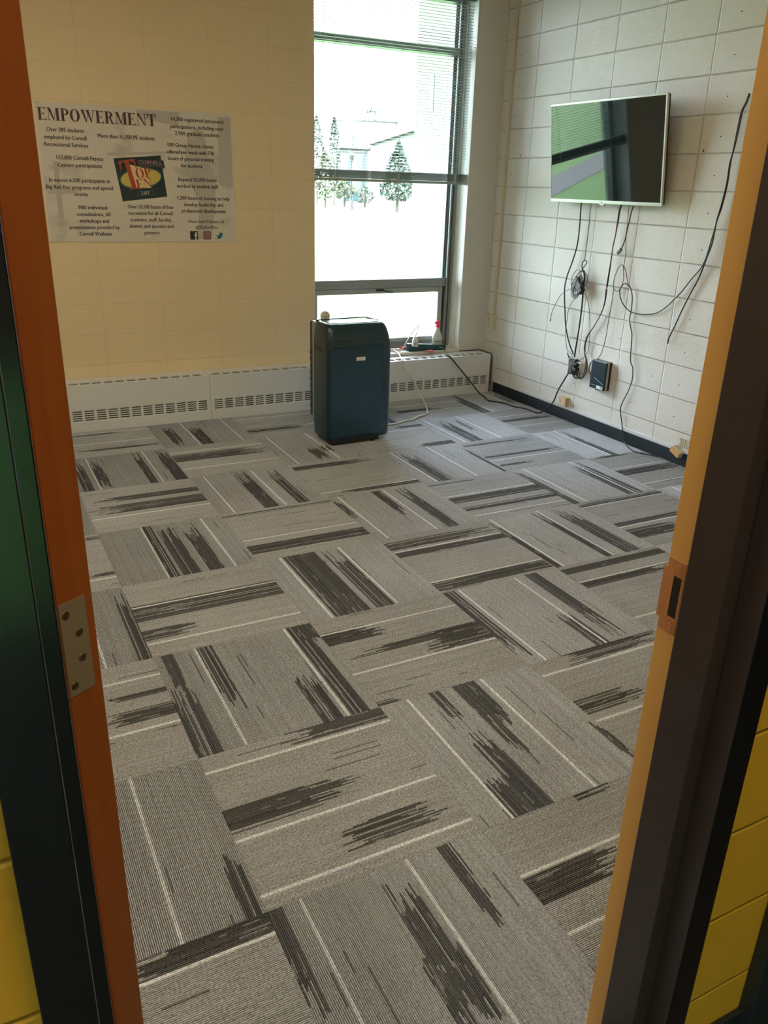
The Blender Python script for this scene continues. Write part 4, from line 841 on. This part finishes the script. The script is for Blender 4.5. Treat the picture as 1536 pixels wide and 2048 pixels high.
# three social marks
def rr2(cu, cv, h, r): 
    return [pp(p[0], p[1], .0006) for p in [(q[0], q[1]) for q in rrect(cu - h, cu + h, cv - h, cv + h, r, 0, 4)]]
ic = obj('social_mark', MB().prism(rr2(.928, .765, .0275, .004), (0, 0, 0), (0, -.0001, 0)), L_mat('mark_navy', (.012, .025, .035)), ps)
fpts = [(.934, .7925), (.934, .768), (.928, .768), (.928, .760), (.934, .760), (.934, .752), (.9365, .746), (.942, .744), (.9505, .744), (.9505, .7515), (.946, .7515), (.943, .753), (.943, .760), (.9505, .760), (.949, .768), (.943, .768), (.943, .7925)]
obj('letter', MB().add([pp(u, v, .0009) for u, v in fpts], [tuple(range(len(fpts)))]), L_mat('mark_white', (.70, .68, .62)), ic)
ic = obj('social_mark', MB().prism(rr2(1.018, .765, .027, .010), (0, 0, 0), (0, -.0001, 0)), L_mat('mark_brown', (.16, .07, .06)), ps)
mb = MB()
def frame2(mb, o, i, d):
    for k in range(len(o)): mb.quad(*[pp(q[0], q[1], d) for q in (o[k], o[(k + 1) % len(o)], i[(k + 1) % len(i)], i[k])])
rx = lambda h, r: [(q[0], q[1]) for q in rrect(1.018 - h, 1.018 + h, .765 - h, .765 + h, r, 0, 4)]
frame2(mb, rx(.0185, .007), rx(.0155, .005), .0009); frame2(mb, ellp(1.018, .765, .0095, .0095, 0), ellp(1.018, .765, .0065, .0065, 0), .0009)
mb.add([pp(u, v, .0009) for u, v in ellp(1.029, .754, .002, .002, 0, 10)], [tuple(range(10))])
obj('camera_outline', mb, L_mat('mark_pale', (.62, .50, .40)), ic)
bird = [(1.080, .757), (1.087, .764), (1.096, .7655), (1.1015, .764), (1.102, .757), (1.107, .7485), (1.115, .746), (1.121, .7495), (1.130, .747), (1.1265, .754), (1.127, .764), (1.121, .776), (1.112, .785), (1.100, .7885), (1.088, .7865), (1.081, .784), (1.092, .781), (1.0955, .779), (1.088, .776), (1.085, .770), (1.089, .7705), (1.082, .765)]
obj('social_mark', MB().add([pp(u, v, .0006) for u, v in bird], [tuple(range(len(bird)))]), L_mat('mark_blue', (.01, .19, .30)), ps)

# ------------------------------------------------------------------ outdoors
GZ = -.6
M_lawn = mat('lawn_grass', (.078, .155, .040), .9, vary=.25, scale=1.2)
struct('lawn', MB().box(-220, 260, .32, 300, GZ - .2, GZ).box(-220, 260, -7.62, -120, GZ - .2, GZ), M_lawn, 'bright sunlit lawn outside the window', 'lawn')
pa, pb, pw = Vector((-60, 36.3)), Vector((6, 3.35)), Vector((.28, .55))
q = [(pa - pw), (pb - pw), (pb + pw), (pa + pw)]
mb = MB().loft([[(p.x, p.y, GZ) for p in q], [(p.x, p.y, GZ + .02) for p in q]])
struct('path', mb, mat('path_concrete', (.10, .10, .10), .9), 'grey concrete path crossing the lawn', 'path')
M_leaf = mat('leaf_dark', (.013, .032, .018), .6, vary=.5, scale=1.5); M_leaf2 = mat('leaf_light', (.032, .046, .016), .6, vary=.5, scale=1.5); M_bark = mat('bark', (.05, .045, .035), .9)
def tree(label, x, y, h, base, rx, leaf, n, seed, shape=1.0, size=.35, group='trees across the lawn'):
    r_ = random.Random(seed); t = thing('tree', label, 'tree', (x, y, GZ), group)
    obj('trunk', MB().tube([(x, y, GZ), (x + .05, y, GZ + base), (x, y, GZ + h * .8)], [rx * .055 + .06, rx * .045 + .05, .03], 8), M_bark, t)
    mb = MB()
    for _ in range(n):
        f = r_.random() ** .8; z = GZ + base + (h - base) * f
        w_ = rx * (math.sin(PI * min(1, (f * .86 + .14))) ** .7 if shape < .5 else (1 - f) ** .75 * min(1, .35 + f * 5))
        a = r_.uniform(0, 2 * PI); q = w_ * math.sqrt(r_.uniform(.25, 1))
        c_ = Vector((x + q * math.cos(a), y + q * math.sin(a), z)); d1 = Vector((r_.gauss(0, 1), r_.gauss(0, 1), r_.gauss(0, 1))).normalized(); d2 = d1.orthogonal().normalized()
        s_ = size * r_.uniform(.6, 1.3)
        mb.quad(c_ - d1 * s_, c_ - d2 * s_ * .6, c_ + d1 * s_, c_ + d2 * s_ * .6)
    obj('crown', mb, leaf, t)
    return t
tree('conical green tree alone on the lawn, its trunk bare at the foot', 33.67, 64.84, 5.9, 1.0, 2.0, M_leaf, 1500, 1, size=.22)
tree('slim tall tree at the left edge of the window view', 34.7, 86.4, 9.2, 1.6, .95, M_leaf, 600, 2, 0, .24)
tree('slim tall tree beside the left end of the white building', 36.4, 85.4, 9.2, 1.6, .72, M_leaf, 600, 3, 0, .22)
tree('yellow-green low tree in front of the slim pair at the left', 30.8, 75.0, 5.2, .8, 1.15, M_leaf2, 600, 4, 0, .22)
tree('small yellow-green tree seen just under the left end of the blind rail', 34.6, 78.6, 2.6, .9, 1.25, M_leaf2, 500, 5, 0, .18)
tree('treetop rising behind the roof of the white building', 84.4, 173.6, 18.2, 13.0, 2.8, M_leaf, 160, 6, 0, .5)
tree('pale shrubby tree between the lamp post and the conical tree', 36.6, 77.7, 2.1, .5, 1.0, M_leaf, 220, 7, 0, .16)
lp = thing('lamp_post', 'dark lamp post standing on the lawn left of the conical tree', 'lamp post', (31.46, 70.13, GZ))
obj('pole', MB().tube([(31.46, 70.13, GZ), (31.46, 70.13, GZ + 4.4)], .07, 8), M_black, lp)
obj('base', MB().lathe([(.0001, 0), (.34, 0), (.30, .12), (.13, .75), (.09, .9), (.0001, .9)], (31.46, 70.13, GZ), 12), M_black, lp)
obj('lantern', MB().lathe([(.0001, 4.3), (.16, 4.3), (.24, 4.8), (.10, 5.05), (.0001, 5.1)], (31.46, 70.13, GZ), 12), M_black, lp)
M_bld = mat('pale_stone_dimmed', (.085, .085, .08), .8); M_bld3 = mat('shaded_stone', (.055, .058, .055), .8); M_bld2 = mat('white_stone', (.4, .4, .39), .8); M_bwin = mat('dark_window_glass', (.02, .06, .075), .2); M_roof = mat('roof_grey', (.02, .02, .02), .7)  # pale and shaded stone darkened to mimic dimmer daylight behind the slats
def building(label, A, B, depth, z1, wins, roofd=.5, wm=None):
    """facade from A to B (xy), extruded away by depth vector"""
    A, B = Vector((A[0], A[1], 0)), Vector((B[0], B[1], 0)); d = Vector((depth[0], depth[1], 0)); e = (B - A).normalized(); nrm = -d.normalized()
    t = thing('building', label, 'building', (A + (B - A) / 2 + Vector((0, 0, GZ))), 'buildings across the lawn')
    q = [A, B, B + d, A + d]
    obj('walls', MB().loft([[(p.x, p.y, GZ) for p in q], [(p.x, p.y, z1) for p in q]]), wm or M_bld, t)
    q2 = [A - e * .4 + nrm * .5, B + e * .4 + nrm * .5, B + e * .4 + d, A - e * .4 + d]
    obj('roof', MB().loft([[(p.x, p.y, z1) for p in q2], [(p.x, p.y, z1 + roofd) for p in q2]]), M_roof, t)
    for s0, wd, za, zb in wins:
        p0 = A + e * s0 + nrm * .04; p1 = A + e * (s0 + wd) + nrm * .04
        obj('window', MB().loft([[(p0.x, p0.y, za), (p1.x, p1.y, za), (p1.x, p1.y, zb), (p0.x, p0.y, zb)], [(p0.x - nrm.x * .2, p0.y - nrm.y * .2, za), (p1.x - nrm.x * .2, p1.y - nrm.y * .2, za), (p1.x - nrm.x * .2, p1.y - nrm.y * .2, zb), (p0.x - nrm.x * .2, p0.y - nrm.y * .2, zb)]]), M_bwin, t)
    return t
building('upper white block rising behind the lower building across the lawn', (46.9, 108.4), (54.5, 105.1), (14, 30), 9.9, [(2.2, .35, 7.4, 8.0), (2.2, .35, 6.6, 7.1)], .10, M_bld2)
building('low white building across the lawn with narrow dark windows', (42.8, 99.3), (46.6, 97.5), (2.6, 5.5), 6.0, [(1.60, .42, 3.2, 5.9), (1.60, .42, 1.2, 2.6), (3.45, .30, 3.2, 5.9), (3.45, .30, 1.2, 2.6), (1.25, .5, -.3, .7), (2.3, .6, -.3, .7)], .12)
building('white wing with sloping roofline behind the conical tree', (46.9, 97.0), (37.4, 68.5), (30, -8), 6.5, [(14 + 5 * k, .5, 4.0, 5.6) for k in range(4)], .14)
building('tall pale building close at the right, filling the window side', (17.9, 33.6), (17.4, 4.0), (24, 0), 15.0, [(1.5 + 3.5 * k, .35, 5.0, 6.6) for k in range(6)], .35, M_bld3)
tag(obj('crumb', MB().lathe([(.0001, 0), (.005, .001), (.004, .004), (.0001, .005)], (-3.385, -4.80, .0), 8), M_tan), 'tiny tan crumb on the carpet near the doorway', 'crumb')
